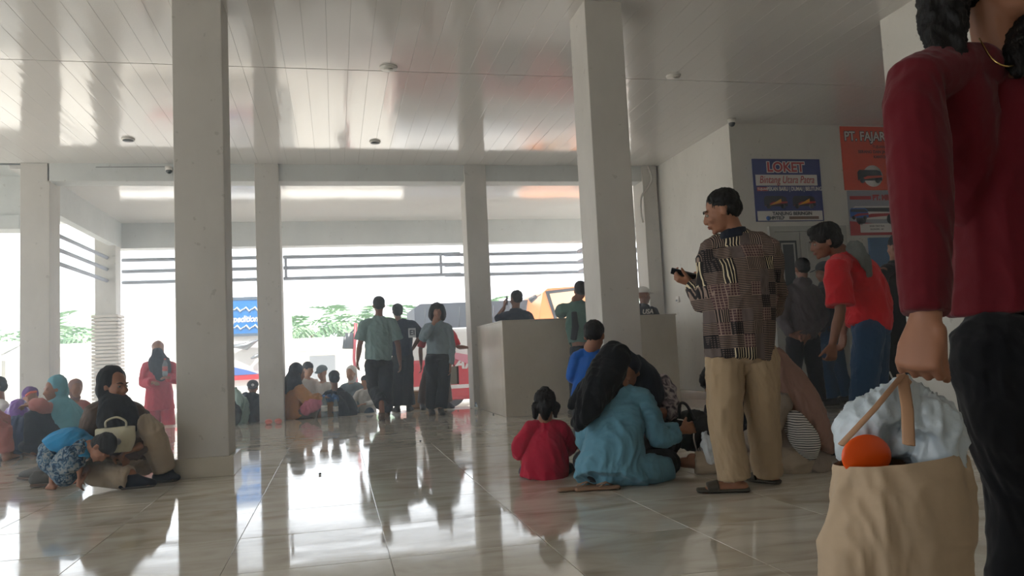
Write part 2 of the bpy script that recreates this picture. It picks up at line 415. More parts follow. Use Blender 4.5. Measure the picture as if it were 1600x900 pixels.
def add_hand(B, w, fd, pn, side, s=1, curl=.5, spread=.12, thumb=.6):
    """w wrist, fd finger direction, pn direction the palm faces, side +1/-1 puts the thumb along +-(pn x fd)"""
    w = V(w); fd = V(fd).normalized(); pn = V(pn); pn = (pn - fd * pn.dot(fd)).normalized(); t = pn.cross(fd) * side
    B.loft([w - fd * .02 * s, w + fd * .02 * s, w + fd * .055 * s, w + fd * .088 * s], [(.026 * s, .02 * s), (.032 * s, .018 * s), (.041 * s, .016 * s), (.038 * s, .012 * s)], side=t, sub=2)
    for i, (o, L) in enumerate(((.031, .072), (.0105, .08), (-.0105, .074), (-.031, .058))):
        d = (fd + t * (o / .031) * spread).normalized(); p = w + fd * .085 * s + t * o * s; pts = [p - d * .02 * s, p]; ang = 0
        for k, f in enumerate((.42, .32, .26)):
            ang += curl * (.75, 1.1, .8)[k]; p = p + (d * math.cos(ang) + pn * math.sin(ang)) * L * f * s; pts.append(p)
        B.loft(pts, [.0095 * s, .0095 * s, .0088 * s, .008 * s, .0068 * s], n=8, sub=1)
    a = w + fd * .022 * s + t * .026 * s; d1 = (fd * (1 - thumb * .45) + t * thumb + pn * .25).normalized(); b = a + d1 * .042 * s; d2 = (d1 + fd * .5 + pn * curl * .6).normalized(); c2 = b + d2 * .03 * s
    B.loft([a, b, c2, c2 + (d2 + pn * curl * .3).normalized() * .022 * s], [.015 * s, .0115 * s, .0105 * s, .008 * s], n=8, sub=1)
def add_foot(B, an, toe, s=1, r=1):
    an = V(an); toe = V(toe); f = (toe - an); f.z = 0; f.normalize(); sd = f.cross(V((0, 0, 1)))
    z = toe.z
    heel = V((an.x, an.y, z)) - f * .04 * s
    mid = (heel + toe) / 2
    B.loft([heel + V((0, 0, .03 * s)), V((an.x, an.y, z + .035 * s)) + f * .03 * s, mid + f * .03 * s + V((0, 0, .03 * s)), toe + V((0, 0, .012 * s)) - f * .02 * s], [(.03 * s * r, .028 * s), (.033 * s * r, .036 * s), (.043 * s * r, .026 * s), (.042 * s * r, .014 * s)], side=sd)
    B.loft([an + V((0, 0, .03 * s)), V((an.x, an.y, z + .045 * s))], [.036 * s, .036 * s])

DEF = dict(shoulder=.05, arm=.043, elbow=.036, fore=.037, wrist=.024, thigh=.07, knee=.047, calf=.046, ankle=.033)
def person(label, base, J, head, s=1, skin='skin', vox=.011, body_torso=((.135, .1), (.12, .09), (.14, .1), (.115, .075)), hands=None, feet=True, top=None, bottom=None, hair=None, hijab=None, shoes=None, fine=True, face=None, seed=0, group=None, rootz=None, neckr=.052, torso_side=None, legr=None):
    root = empty('person', base, label, 'person', group)
    J = {k: V(v) for k, v in J.items()}
    D = dict(DEF); D.update(legr or {}); D = {k: v * s for k, v in D.items()}
    sh = (J['shr'] - J['shl']); hp = (J['hir'] - J['hil']); shn = sh.normalized() if torso_side is None else V(torso_side).normalized(); hpn = hp.normalized() if torso_side is None else shn
    mid_s = (J['shl'] + J['shr']) / 2; mid_h = (J['hil'] + J['hir']) / 2
    neck = J.get('neck', mid_s + V((0, 0, .05 * s)))
    chest = J.get('chest', mid_h.lerp(mid_s, .68)); waist = J.get('waist', mid_h.lerp(chest, .5))
    Rm = frame(head['dir'], head.get('up', (0, 0, 1))); hc = V(head['c'])
    B = Body()
    bt = [(a * s, b * s) for a, b in body_torso]
    B.loft([mid_h.lerp(waist, .1), waist, chest, mid_s, neck], [(bt[0][0] * .85, bt[0][1] * .72), bt[1], bt[2], bt[3], .05 * s], side=[hpn, (hpn + shn) / 2, shn, shn, shn])
    hs = s * head.get('k', 1)
    add_head(B, hc, Rm, hs, neck, fine=fine, neckr=neckr, ears=head.get('ears', True))
    for q, sd in (('l', -1), ('r', 1)):
        S = J['sh' + q]; E_ = J['el' + q]; W = J['wr' + q]
        B.loft([mid_s, S, S.lerp(E_, .5), E_, E_.lerp(W, .4), W], [.06 * s, D['shoulder'], D['arm'], D['elbow'], D['fore'], D['wrist']], sub=2)
        if hands and hands.get(q):
            h = hands[q]; add_hand(B, W, h[0], h[1], h[2], s * (h[4] if len(h) > 4 else 1), h[3], thumb=(h[5] if len(h) > 5 else .6))
        else: add_hand(B, W, (W - E_), V((0, 0, -1)) if abs((W - E_).normalized().z) < .8 else V((-sd, 0, 0)), 1, s, .5)
        H = J['hi' + q]; K = J['kn' + q]; N = J['an' + q]
        B.loft([H, H.lerp(K, .5), K, K.lerp(N, .35), N], [D['thigh'], D['thigh'] * .88, D['knee'], D['calf'], D['ankle']], sub=2)
        if feet and ('to' + q) in J: add_foot(B, N, J['to' + q], s)
    B.build('body', M[skin], root, vox, 2 if fine else 3)
    # ---- garments
    if bottom:
        g = Body(); a, k, hm = bottom.get('r', (.095, .075, .068)); end = bottom.get('end', .97); ks = bottom.get('s', s)
        pa = bottom.get('hip', (.155, .12))
        g.loft([mid_h - (waist - mid_h) * .1, mid_h, mid_h.lerp(waist, .5), mid_h.lerp(waist, .85)], [(pa[0] * s * .8, pa[1] * s * .55), (pa[0] * s, pa[1] * s), (pa[0] * s, pa[1] * s), (pa[0] * s * .98, pa[1] * s * .98)], side=hpn, caps=(1, 0))
        if bottom.get('kind', 'trousers') == 'trousers':
            for q in 'lr':
                H = J['hi' + q]; K = J['kn' + q]; N = J['an' + q]; e = K.lerp(N, end)
                g.loft([H, H.lerp(K, .5), K, K.lerp(N, .35) if end > .4 else K.lerp(N, end * .5), e], [a * s, (a * .6 + k * .4) * s, k * s, (k * .6 + hm * .4) * s, hm * s], caps=(1, 0), sub=2)
        for x in bottom.get('extra', ()): getattr(g, x[0])(*x[1:])
        g.build(bottom.get('name', 'trousers'), bottom['m'], root, bottom.get('vox', vox), 3, bottom.get('fold', .006) * s, .16, (1, 1, .8), seed + 3)
    if top:
        g = Body(); T = top
        c_ = T.get('c', (.16, .125)); w_ = T.get('w', (.15, .12)); h_ = T.get('h', (.16, .13)); u_ = T.get('u', (.135, .09)); sl = T.get('slv', (.062, .055, .05))
        hem = V(T['hem']) if 'hem' in T else mid_h
        pts = [hem]; rr = [h_]
        if T.get('viahip'): pts.append(mid_h); rr.append(T['viahip'])
        pts += [waist, chest, mid_s, mid_s.lerp(neck, .5), mid_s.lerp(neck, .9)]; rr += [w_, c_, u_, (.105, .08), (.07, .066)]
        g.loft(pts, [(x * s, y * s) for x, y in rr], side=[hpn] * (len(pts) - 5) + [(hpn + shn) / 2, shn, shn, shn, shn], caps=(T.get('hemcap', 0), 0), sub=3)
        for q in 'lr':
            S = J['sh' + q]; E_ = J['el' + q]; W = J['wr' + q]; L = T.get('len' + q, T.get('len', 1.9))   # 1 = elbow, 2 = wrist
            P_ = [mid_s.lerp(S, .4) + V((0, 0, .012 * s)), S.lerp(E_, .02)]; Q_ = [.07, sl[0] * .88]
            if L <= 1: P_ += [S.lerp(E_, L * .5), S.lerp(E_, L)]; Q_ += [sl[0] * .98, sl[1] * 1.05]
            else: P_ += [S.lerp(E_, .5), E_, E_.lerp(W, (L - 1) * .55), E_.lerp(W, L - 1)]; Q_ += [(sl[0] + sl[1]) / 2, sl[1], (sl[1] + sl[2]) / 2, sl[2]]
            g.loft(P_, [x * s for x in Q_], caps=(1, 0), sub=2)
        for x in T.get('extra', ()): getattr(g, x[0])(*x[1:])
        g.build(T.get('name', 'shirt'), T['m'], root, T.get('vox', vox), 3, T.get('fold', .008) * s, T.get('fs', .15), T.get('st', (1, 1, .7)), seed + 5)
    def P(x, y, z): return hc + Rm @ V((x * hs, y * hs, z * hs))
    if hair is not None:
        g = Body()
        def E(x, y, z, a, b, d): g.ell(P(x, y, z), (a * hs, b * hs, d * hs), Rm)
        k = hair.get('k', 1.0)
        if hair.get('kind', 'short') == 'cropped':
            E(0, -.026, .042, .078, .089, .078); E(0, -.05, .0, .068, .063, .06)
        else:
            E(0, -.022, .046, .083 * k, .098 * k, .08 * k); E(0, -.05, .0, .078 * k, .07 * k, .075)
        if hair.get('kind') == 'quiff': E(0, .055, .085, .06, .035, .03); E(0, .02, .095, .065, .06, .03)
        if hair.get('kind') == 'bob':
            for q in (-1, 1): g.loft([P(q * .06, .02, .08), P(q * .085, .02, .01), P(q * .09, .015, -.07), P(q * .08, .015, -.12)], [.03 * hs, .035 * hs, .038 * hs, .025 * hs])
            g.loft([P(0, -.06, .06), P(0, -.085, -.02), P(0, -.07, -.12)], [(.07 * hs, .04 * hs), (.095 * hs, .045 * hs), (.085 * hs, .03 * hs)], side=Rm.col[0])
        for x in hair.get('extra', ()): getattr(g, x[0])(*x[1:])
        g.build('hair', M[hair.get('m', 'hair')], root, vox, 2, .006 * hs, .035, (1, 1, .4), seed)
    if hijab:
        g = Body(); k = hijab.get('k', 1)
        def E(x, y, z, a, b, d): g.ell(P(x, y, z), (a * hs * k, b * hs * k, d * hs * k), Rm)
        E(0, -.045, .04, .09, .092, .098); E(0, -.055, -.03, .088, .08, .1)
        if not hijab.get('open'): E(0, -.015, -.125, .07, .07, .045)
        else: E(0, -.03, -.1, .08, .07, .05)
        for x in hijab.get('extra', ()): getattr(g, x[0])(*x[1:])
        g.build(hijab.get('name', 'headscarf'), hijab['m'], root, vox, 3, hijab.get('fold', .007) * s, .13, (1, 1, .5), seed + 9)
    if shoes:
        for q in 'lr':
            if ('to' + q) not in J or q in shoes.get('skip', ''): continue
            N = J['an' + q]; Tt = J['to' + q]; f = Tt - N; f.z = 0; f.normalize(); sd = f.cross(V((0, 0, 1))); z = Tt.z
            if shoes.get('kind', 'shoe') == 'shoe':
                g = Body(); hl = V((N.x, N.y, z)) - f * .055 * s
                g.loft([hl + V((0, 0, .04 * s)), V((N.x, N.y, z + .05 * s)) + f * .02 * s, hl.lerp(Tt, .65) + V((0, 0, .04 * s)), Tt + V((0, 0, .026 * s))], [(.036 * s, .04 * s), (.042 * s, .05 * s), (.05 * s, .038 * s), (.045 * s, .024 * s)], side=sd)
                g.loft([V((N.x, N.y, z + .1 * s)), V((N.x, N.y, z + .05 * s))], [.045 * s, .045 * s], caps=(0, 0))
                sh_ = g.build('shoe', shoes['m'], root, .008, 2)
                m = MB(); m.loft([hl + V((0, 0, .009 * s)), hl.lerp(Tt, .5) + V((0, 0, .009 * s)), Tt + V((0, 0, .011 * s))], [(.04 * s, .011 * s), (.042 * s, .011 * s), (.046 * s, .01 * s)], side=sd, caps=(1, 1), sub=3); m.build('sole', shoes.get('sole', M['sole']), sh_, True)
            else:   # slipper: flat sole and one broad strap
                g = MB(); hl = V((N.x, N.y, z)) - f * .06 * s; up = V((0, 0, 1)); tt = Tt + f * .015 * s
                g.loft([hl + up * .014, hl.lerp(tt, .3) + up * .014, hl.lerp(tt, .7) + up * .014, tt + up * .016], [(.036 * s, .014 * s), (.038 * s, .014 * s), (.05 * s, .014 * s), (.042 * s, .012 * s)], side=sd, caps=(1, 1), sub=3)
                sh_ = g.build('slipper', shoes['m'], root, True)
                m = Body(); c1 = hl.lerp(tt, .58); c2 = hl.lerp(tt, .82)
                m.loft([c1 + up * .035 * s, c2 + up * .028 * s], [(.056 * s, .034 * s), (.054 * s, .026 * s)], side=sd, caps=(0, 0), n=18)
                m.build('strap', shoes['m'], sh_, .006, 1)
    if face: face_parts(root, hc, Rm, hs)
    return root

# ------------------------------------------------------------------ the setting
CEIL = 3.67; EDGE = 12.35
# floor: slab, and every tile the camera can pick apart
fl = MB()
fl.box((-9, -5.5, -.5), (8.6, EDGE, -.012)); fl.box((-9, -5.5, -.012), (8.6, 2.0, 0.0), mi=1)
floor = fl.build('floor', [M['grout'], M['floor']]); tag(floor, kind='structure')
TS = .65; tile_me = None; X0 = .19; Y0 = 2.0
nrow = int((EDGE - .1 - Y0) / TS)
for j in range(nrow):
    y0 = Y0 + j * TS
    i0 = math.floor((-(.37 * (y0 + TS) + .7) - X0) / TS); i1 = math.floor((min(1.1 * (y0 + TS) + .7, 8.0 if y0 < 9.2 else 5.2) - X0) / TS)
    for i in range(i0, i1 + 1):
        if tile_me is None:
            m = MB(); m.box((-TS / 2 + .0015, -TS / 2 + .0015, -.012), (TS / 2 - .0015, TS / 2 - .0015, 0), bevel=.0012)
            t_ = m.build('tile', M['floor'], floor, world_space=False); tile_me = t_.data
        else:
            t_ = bpy.data.objects.new('tile', tile_me); col.objects.link(t_); t_.parent = floor
        t_.location = (X0 + (i + .5) * TS, y0 + TS / 2, 0); t_.rotation_euler = (random.uniform(-1, 1) * .0012, random.uniform(-1, 1) * .0012, random.choice((0, math.pi)))
# margins where no single tile is built, and the edge strip
m = MB(); m.box((-9, 2.0, -.011), (-5.6, EDGE, 0)); m.box((-5.6, 2.0, -.0115), (8.6, EDGE - .02, -.006))
tag(m.build('floor_margin', M['floor']), kind='structure')
m = MB(); m.box((-9, Y0 + nrow * TS + .003, -.01), (5.1, EDGE + .02, .001), bevel=.004); m.box((-9, EDGE, -.5), (5.1, EDGE + .02, -.01))
tag(m.build('trim_1', M['base']), kind='structure')
# yard
m = MB(); m.box((-90, EDGE, -.75), (90, 130, -.5)); m.box((-90, -60, -.75), (-9, EDGE, -.5)); m.box((-9, -60, -.75), (90, -5.5, -.5)); m.box((8.6, -5.5, -.75), (90, EDGE, -.5))
tag(m.build('yard_ground', M['yard']), kind='structure')

# ceiling: backing slab, panels, seam trims
m = MB(); m.box((-9, -5.5, CEIL + .014), (8.6, 11.85, CEIL + .3)); m.box((-9, -5.5, CEIL), (8.6, 3.85, CEIL + .014), mi=1)
ceil = m.build('ceiling', [M['dark'], M['ceiling']]); tag(ceil, kind='structure')
pm = {}
for (a, b) in ((3.87, 7.772), (7.788, 11.68)):
    for i in range(-42, 37):
        x0 = i * .2
        if x0 < -8.3 or x0 > 7.6: continue
        k = round(b - a, 3)
        if k not in pm:
            m = MB(); L = b - a
            m.prism([(-.0994, .012), (-.0994, .0012), (-.0982, 0), (.0982, 0), (.0994, .0012), (.0994, .012)], -L / 2, L / 2)
            p_ = m.build('panel', M['ceiling'], ceil, world_space=False); pm[k] = p_.data
        else:
            p_ = bpy.data.objects.new('panel', pm[k]); col.objects.link(p_); p_.parent = ceil
        p_.location = (x0 + .1, (a + b) / 2, CEIL); p_.rotation_euler = (0, random.uniform(-1, 1) * .002, 0)
# beams
def struct(name, boxes, mt, bev=0):
    m = MB()
    for a, b in boxes: m.box(a, b, bevel=bev)
    return tag(m.build(name, mt), kind='structure')
struct('beam', [((-3.75, 11.66, 3.42), (5.1, 11.98, CEIL + .3))], M['beam'], .004)
struct('beam', [((-9, 12.6, 3.12), (-4.4, 12.9, CEIL + .3)), ((-9, 12.55, 2.92), (-4.4, 12.95, 3.12))], M['beam'], .004)
struct('beam', [((-4.1, 16.3, 3.15), (8, 16.65, CEIL + .3))], M['beam'], .004)
struct('beam', [((-4.1, 12.0, 3.16), (-3.95, 16.3, CEIL + .3))], M['beam'], .004)
struct('ceiling', [((-4.3, 11.9, 3.64), (8, 16.7, 3.95))], M['ceiling'])
struct('roof', [((-9.3, 11.86, 3.7), (-4.3, 16.7, 3.97)), ((-9.3, -5.6, 3.98), (8.7, 16.9, 4.1))], M['beam'])  # slabs added overhead to keep the sun off the left porch beam
# columns
def column(x, y, w=.36, d=.36, z0=0, z1=CEIL, plinth=True, clad=None):
    m = MB(); m.box((x, y, z0), (x + w, y + d, z1), bevel=.006)
    c = tag(m.build('column', M['column']), kind='structure')
    if plinth:
        e = .035
        for a, b in (((x - e, y - e, z0), (x + w + e, y, z0 + .145)), ((x - e, y + d, z0), (x + w + e, y + d + e, z0 + .145)), ((x - e, y, z0), (x, y + d, z0 + .145)), ((x + w, y, z0), (x + w + e, y + d, z0 + .145))):
            m = MB(); m.box(a, b, bevel=.004); m.build('skirting_tile', M['base'], c)
    if clad:
        z = z0
        while z < clad - .03:
            m = MB(); e = .05; m.box((x - e, y - e, z), (x + w + e, y + d + e, z + .052), bevel=.008); m.build('cladding_slat', M['clad'], c); z += .066
    return c
column(-1.15, 6.25, .36, .40); column(2.08, 6.0, .325, .42)
column(-4.08, 11.66, .36, .42, plinth=False); column(-1.06, 11.62, .33, .42, plinth=False); column(1.97, 11.62, .33, .42, plinth=False); column(4.83, 11.62, .24, .42, plinth=False)
column(-4.33, 15.95, .36, .36, -.5, 3.67, False, clad=1.87)
column(2.72, 16.32, .28, .3, -.5, 3.2, False); column(-1.3, 16.35, .3, .3, -.5, 3.2, False)
column(-4.3, 6.25); column(-4.3, .8); column(-1.15, .4 - 3.6)
column(-8.9, 11.6, plinth=False); column(-8.9, 6.25, plinth=False); column(-8.9, .8, plinth=False)
# steel rails of the porch, one thing per bay
def rails(name_label, p0, p1, zs, posts=()):
    r = empty('porch_rail', ((p0[0] + p1[0]) / 2, (p0[1] + p1[1]) / 2, zs[0] - .03), name_label, 'rail', 'steel rails under the porch beams')
    for z in zs:
        m = MB(); d = V((p1[0] - p0[0], p1[1] - p0[1], 0)); n = V((d.y, -d.x, 0)).normalized() * .02
        a = V((p0[0], p0[1], z)); b = V((p1[0], p1[1], z)); m.loft([a, b], [.036, .036], n=4, caps=(0, 0)); m.build('bar', M['rail'], r)
    for q in posts:
        m = MB(); m.box((q - .025, p0[1] - .03, zs[0] - .01), (q + .025, p0[1] + .03, zs[-1] + .01)); m.build('post', M['rail'], r)
ZS = (2.50, 2.715, 2.935)
rails('three grey rails between the clad outer column and the near column', (-3.97, 16.4), (-1.05, 16.4), ZS)
rails('three grey rails with two upright posts in the middle bay', (-.98, 16.4), (2.62, 16.4), ZS, (-.93, 2.2))
rails('three grey rails above the silhouetted men at the parapet', (2.3, 16.55), (7.8, 16.55), ZS)
rails('three grey rails running back along the left side of the porch', (-4.12, 12.1), (-4.12, 15.95), ZS)
rails('three short grey rails seen beside the capped man', (5.2, 11.9), (5.2, 16.35), ZS)

# right side walls
W1 = 9.3
struct('wall_right', [((5.12, W1 + .15, 0), (5.3, 11.95, CEIL + .02))], M['wall'])
struct('wall_back', [((5.12, W1, 0), (8.4, W1 + .15, CEIL + .02))], M['wall'])
struct('wall_side', [((4.95, -5.5, 0), (5.2, 6.1, CEIL + .02))], M['wall'])
struct('wall_recess', [((8.3, 6.0, 0), (8.45, W1, CEIL + .02)), ((5.2, 5.95, 0), (8.45, 6.1, CEIL + .02))], M['wall'])
struct('wall_unseen_behind', [((-7.5, -5.5, 0), (5.0, -5.3, CEIL))], M['wall'])  # unseen back wall, stretched left to cut light on the near right side
struct('baseboard_right', [((5.095, W1 - .02, 0), (5.12, 11.6, .12)), ((4.93, 2, 0), (4.95, 6.12, .12))], M['base'])
struct('baseboard_back', [((5.12, W1 - .025, 0), (5.9, W1, .12)), ((7.1, W1 - .025, 0), (8.3, W1, .12))], M['base'])
# the walled ticket counter (low wall box)
pr = empty('low_wall', (3.2, 10.6, 0)); pr['kind'] = 'structure'
def pan(a, b, nm='wall_slab'):
    m = MB(); m.box(a, b, bevel=.006); return m.build(nm, M['parapet'], pr)
pan((2.06, 9.93, 0), (2.2, 11.9, 1.2)); pan((2.06, 9.79, 0), (4.42, 9.93, 1.2)); pan((4.28, 9.93, 0), (4.42, 11.9, 1.2))
for a, b in (((2.055, 9.78, 1.2), (4.43, 9.94, 1.215)), ((2.055, 9.94, 1.2), (2.21, 11.9, 1.215)), ((4.27, 9.94, 1.2), (4.43, 11.9, 1.215))):
    m = MB(); m.box(a, b, bevel=.003); m.build('coping', M['parapet'], pr)

# door in the back wall
M['doorp'] = mat('painted_door', '#a9a9a2', .5, var=.04); M['glassdark'] = mat('dark_glass', '#2a3030', .1)
dl = A(1207, 365, W1).x; dr = A(1312, 365, W1).x; dz = A(1260, 362, W1).z
d = empty('door_1', ((dl + dr) / 2, W1 - .03, 0)); d['kind'] = 'structure'
m = MB(); m.box((dl - .07, W1 - .05, 0), (dl, W1, dz + .07)); m.box((dr, W1 - .05, 0), (dr + .07, W1, dz + .07)); m.box((dl, W1 - .05, dz), (dr, W1, dz + .07)); m.build('door_frame', M['doorp'], d)
mid = dl + (dr - dl) * .38
for a, b, nm in ((dl, mid, 'side'), (mid, dr, 'main')):
    m = MB(); m.box((a + .005, W1 - .03, .01), (b - .005, W1 + .005, dz - .005), bevel=.004); lf = m.build('door_leaf', M['doorp'], d)
    for (z0, z1) in ((.15, .95), (1.1, dz - .15)):
        m = MB(); aa, bb = a + .09, b - .09; w = .02
        m.box((aa, W1 - .042, z0), (bb, W1 - .03, z0 + w)); m.box((aa, W1 - .042, z1 - w), (bb, W1 - .03, z1)); m.box((aa, W1 - .042, z0), (aa + w, W1 - .03, z1)); m.box((bb - w, W1 - .042, z0), (bb, W1 - .03, z1))
        m.build('door_moulding', M['doorp'], lf)
        if nm == 'side' and z0 > 1:
            m = MB(); m.box((aa - .03, W1 - .036, z0 + w - .1), (bb + .03, W1 - .031, z1 - w + .05)); m.build('door_glass', M['glassdark'], lf)
m = MB(); m.box((mid + .04, W1 - .06, .95), (mid + .07, W1 - .03, 1.12), bevel=.004); m.loft([(mid + .055, W1 - .07, 1.06), (mid + .16, W1 - .075, 1.06)], [.01, .01], caps=(1, 1)); m.build('door_handle', M['steel'], d)
# blue window panel under the posters
b0 = A(1355, 372, W1); b1 = A(1400, 600, W1)
m = MB(); m.box((b0.x, W1 - .04, .35), (8.2, W1 - .001, b0.z), bevel=.005)
M['bluep'] = mat('blue_painted_board', '#4c6f92', .6, var=.1)
tag(m.build('ticket_counter_board', M['bluep']), 'blue painted board below the two hanging posters', 'board')

# ceiling fixtures
def disc(label, p, r, kind):
    m = MB(); m.loft([(p.x, p.y, CEIL - .02), (p.x, p.y, CEIL)], [r * .92, r], n=28, caps=(0, 0)); o = m.build('smoke_detector' if kind else 'downlight', M['white'], None, False)
    tag(o, label, 'smoke detector' if kind else 'downlight', None if kind else 'recessed downlights')
    m = MB(); m.loft([(p.x, p.y, CEIL - .026), (p.x, p.y, CEIL - .018)], [r * (.5 if kind else .78)] * 2, n=24, caps=(0, 0)); m.build('vent_ring' if kind else 'lamp_recess', M['white'] if kind else M['dark'], o)
disc('round white ceiling disc right of the seam strip centre', G(607, 105, CEIL), .09, True)
disc('round white ceiling disc right of the large right column', G(1052, 118, CEIL), .08, True)
disc('dark recessed downlight left of the large left column', G(200, 217, CEIL), .08, False)
disc('dark recessed downlight above the middle bay', G(586, 221, CEIL), .075, False)
def cctv(label, p, wire=None):
    r = empty('security_camera', p, label, 'camera', 'dome security cameras')
    m = MB(); m.loft([p, p - V((0, 0, .05))], [.055, .05], n=20, caps=(0, 0)); m.build('housing', M['white'], r, False)
    m = MB(); m.ell(p - V((0, 0, .055)), (.042, .042, .045)); m.build('dome', M['glassdark'], r, True)
    if wire:
        m = MB(); m.loft([p, wire], [.004, .004], n=5); m.build('cable', M['dark'], r)
cctv('white dome camera under the ceiling at the wall corner', V((5.07, 9.12, CEIL - .002)))
pc = A(264, 256, 11.6); cctv('white dome camera on the far beam left of the column', V((pc.x, 11.6, CEIL - .06)), V((pc.x - .95, 11.655, CEIL - .055)))
# cable conduit on the last far column
m = MB(); m.loft([(4.93, 11.6, 3.66), (4.98, 11.59, 3.45), (4.9, 11.59, 3.3), (4.78, 11.59, 3.15), (4.76, 11.59, 2.9), (4.79, 11.6, 2.75)], [.018] * 6, n=8, sub=4)
tag(m.build('cable_conduit', M['column'], None, True), 'grey bent cable conduit on the farthest right column', 'conduit')
# wall switch
p = AX(1059, 468, 5.11); sw = empty('wall_switch', p, 'small white switch low on the right wall', 'switch')
m = MB(); m.box(p + V((-.015, -.05, -.045)), p + V((.01, .05, .045)), bevel=.004); m.build('plate', M['white'], sw)
m = MB(); m.box(p + V((-.03, -.02, -.03)), p + V((-.012, .02, .0)), bevel=.003); m.build('rocker', M['steel'], sw)

# ------------------------------------------------------------------ posters
def pm_(n, c, r=.35): return mat(n, c, r)
M['navy'] = pm_('poster_navy', '#1f2b72'); M['pwhite'] = pm_('poster_white', '#d8d5d0'); M['pred'] = pm_('poster_red', '#b02428'); M['porange'] = pm_('poster_orange', '#d8431d'); M['pblack'] = pm_('poster_black', '#15141c'); M['pyellow'] = pm_('poster_yellow', '#d9a01e'); M['pblue'] = pm_('poster_blue', '#2b5fae'); M['pgrey'] = pm_('poster_grey', '#9a9ca6')
def bus_print(r, cx, cz, w, h, y, body, trim, flip=1):
    m = MB(); o = [(-.5, -.4), (-.5, .25), (-.42, .42), (.3, .42), (.45, .3), (.5, -.1), (.5, -.4)]
    m.prism([(cx + flip * a * w, cz + b * h) for a, b in o], y, y + .002); m.build('printed_bus', body, r)
    m = MB(); m.prism([(cx + flip * a * w, cz + b * h) for a, b in [(-.46, .1), (-.44, .32), (.28, .32), (.42, .2), (.45, .05)]], y - .001, y + .001); m.build('printed_window', M['pblack'], r)
    m = MB(); m.prism([(cx + flip * a * w, cz + b * h) for a, b in [(-.5, -.38), (-.1, -.05), (.5, -.02), (.5, -.15), (.1, -.22)]], y - .0015, y + .0005); m.build('printed_stripe', trim, r)
    for q in (-.32, .3):
        m = MB(); m.loft([(cx + flip * q * w, y - .002, cz - .4 * h), (cx + flip * q * w, y + .001, cz - .4 * h)], [.1 * w] * 2, n=14, caps=(0, 0)); m.build('printed_wheel', M['pblack'], r)
Yp = W1 - .02
a = A(1175, 248, Yp); b = A(1288, 345, Yp); x0, x1, z1, z0 = a.x, b.x, a.z, b.z; w = x1 - x0; h = z1 - z0; cx = (x0 + x1) / 2
r = empty('poster', (cx, Yp, z0), 'navy ticket counter poster headed LOKET above the door', 'poster')
m = MB(); m.box((x0, Yp, z0), (x1, Yp + .015, z1)); m.build('board', M['navy'], r)
yy = Yp - .003
m = MB(); m.box((x0 + .03, yy, z1 - h * .43), (x1 - .06, Yp, z1 - h * .255)); m.box((x0 + .02, yy, z0 + .01), (x1 - .02, Yp, z0 + h * .165)); m.build('white_band', M['pwhite'], r)
text(r, 'LOKET', (cx - .02, yy, z1 - h * .14), h * .215, M['pwhite'], bold=.016); text(r, 'LOKET', (cx - .02, yy - .003, z1 - h * .14), h * .215, M['pred'], bold=.004)
text(r, 'Bintang Utara Patra', (cx - .015, yy - .003, z1 - h * .34), h * .17, M['pred'], shear=.25, sx=.72)
m = MB(); m.box((x0 + .04, yy - .001, z1 - h * .515), (x0 + w * .2, Yp, z1 - h * .455)); m.build('red_tab', M['pred'], r)
text(r, 'TUJUAN', (x0 + .04 + w * .08, yy - .003, z1 - h * .485), h * .05, M['pwhite'], bold=.001)
text(r, 'PEKAN BARU | DUMAI | BELITUNG', (x0 + w * .59, yy, z1 - h * .485), h * .088, M['pwhite'], bold=.002, sx=.72)
for q in (.3, .72):
    bus_print(r, x0 + w * q, z1 - h * .68, w * .34, h * .2, yy - .001, M['pblack'], M['pred']); m = MB(); m.prism([(x0 + w * (q - .1), z1 - h * .75), (x0 + w * (q + .08), z1 - h * .64), (x0 + w * (q + .08), z1 - h * .7)], yy - .004, yy - .002); m.build('printed_flash', M['pyellow'], r)
text(r, 'TANJUNG BERINGIN', (cx + .03, yy - .003, z0 + h * .12), h * .075, M['pblack'], bold=.002)
text(r, 'HP/TELP', (cx - .2, yy - .003, z0 + h * .05), h * .07, M['pblack'], bold=.002)
m = MB(); m.box((cx - .02, yy - .002, z0 + h * .03), (x1 - .08, Yp, z0 + h * .075)); m.build('number_strip', mat('faded_number', '#70503f', .6), r)
m = MB(); m.loft([(x0 + .17, yy - .003, z0 + h * .05), (x0 + .17, yy, z0 + h * .05)], [.03] * 2, n=16, caps=(0, 0)); m.build('phone_symbol', M['pblue'], r)
a = A(1310, 195, Yp); x0, z1 = a.x + .02, a.z - .02; b = A(1325, 297, Yp); z0 = b.z; x1 = x0 + 1.35; h = z1 - z0; w = x1 - x0; cx = (x0 + x1) / 2
r = empty('poster', (cx, Yp, z0), 'orange ticket poster whose top touches the ceiling', 'poster')
m = MB(); m.box((x0, Yp, z0), (x1, Yp + .012, z1)); m.build('board', M['porange'], r)
text(r, 'PT. FAJAR RIAU', (x0 + .05, Yp - .002, z1 - h * .16), h * .2, M['pblack'], align='LEFT', bold=.012, sx=.85); text(r, 'PT. FAJAR RIAU', (x0 + .05, Yp - .005, z1 - h * .16), h * .2, M['pwhite'], align='LEFT', bold=.003, sx=.85)
text(r, 'TUJUAN', (cx - .1, Yp - .003, z1 - h * .32), h * .06, M['pblack']); text(r, 'SERANG DAN JAKARTA - MEDAN', (cx, Yp - .003, z1 - h * .4), h * .065, M['pblack'], bold=.001); text(r, 'KANTOR PUSAT', (cx, Yp - .003, z1 - h * .48), h * .06, M['pblack'], bold=.001)
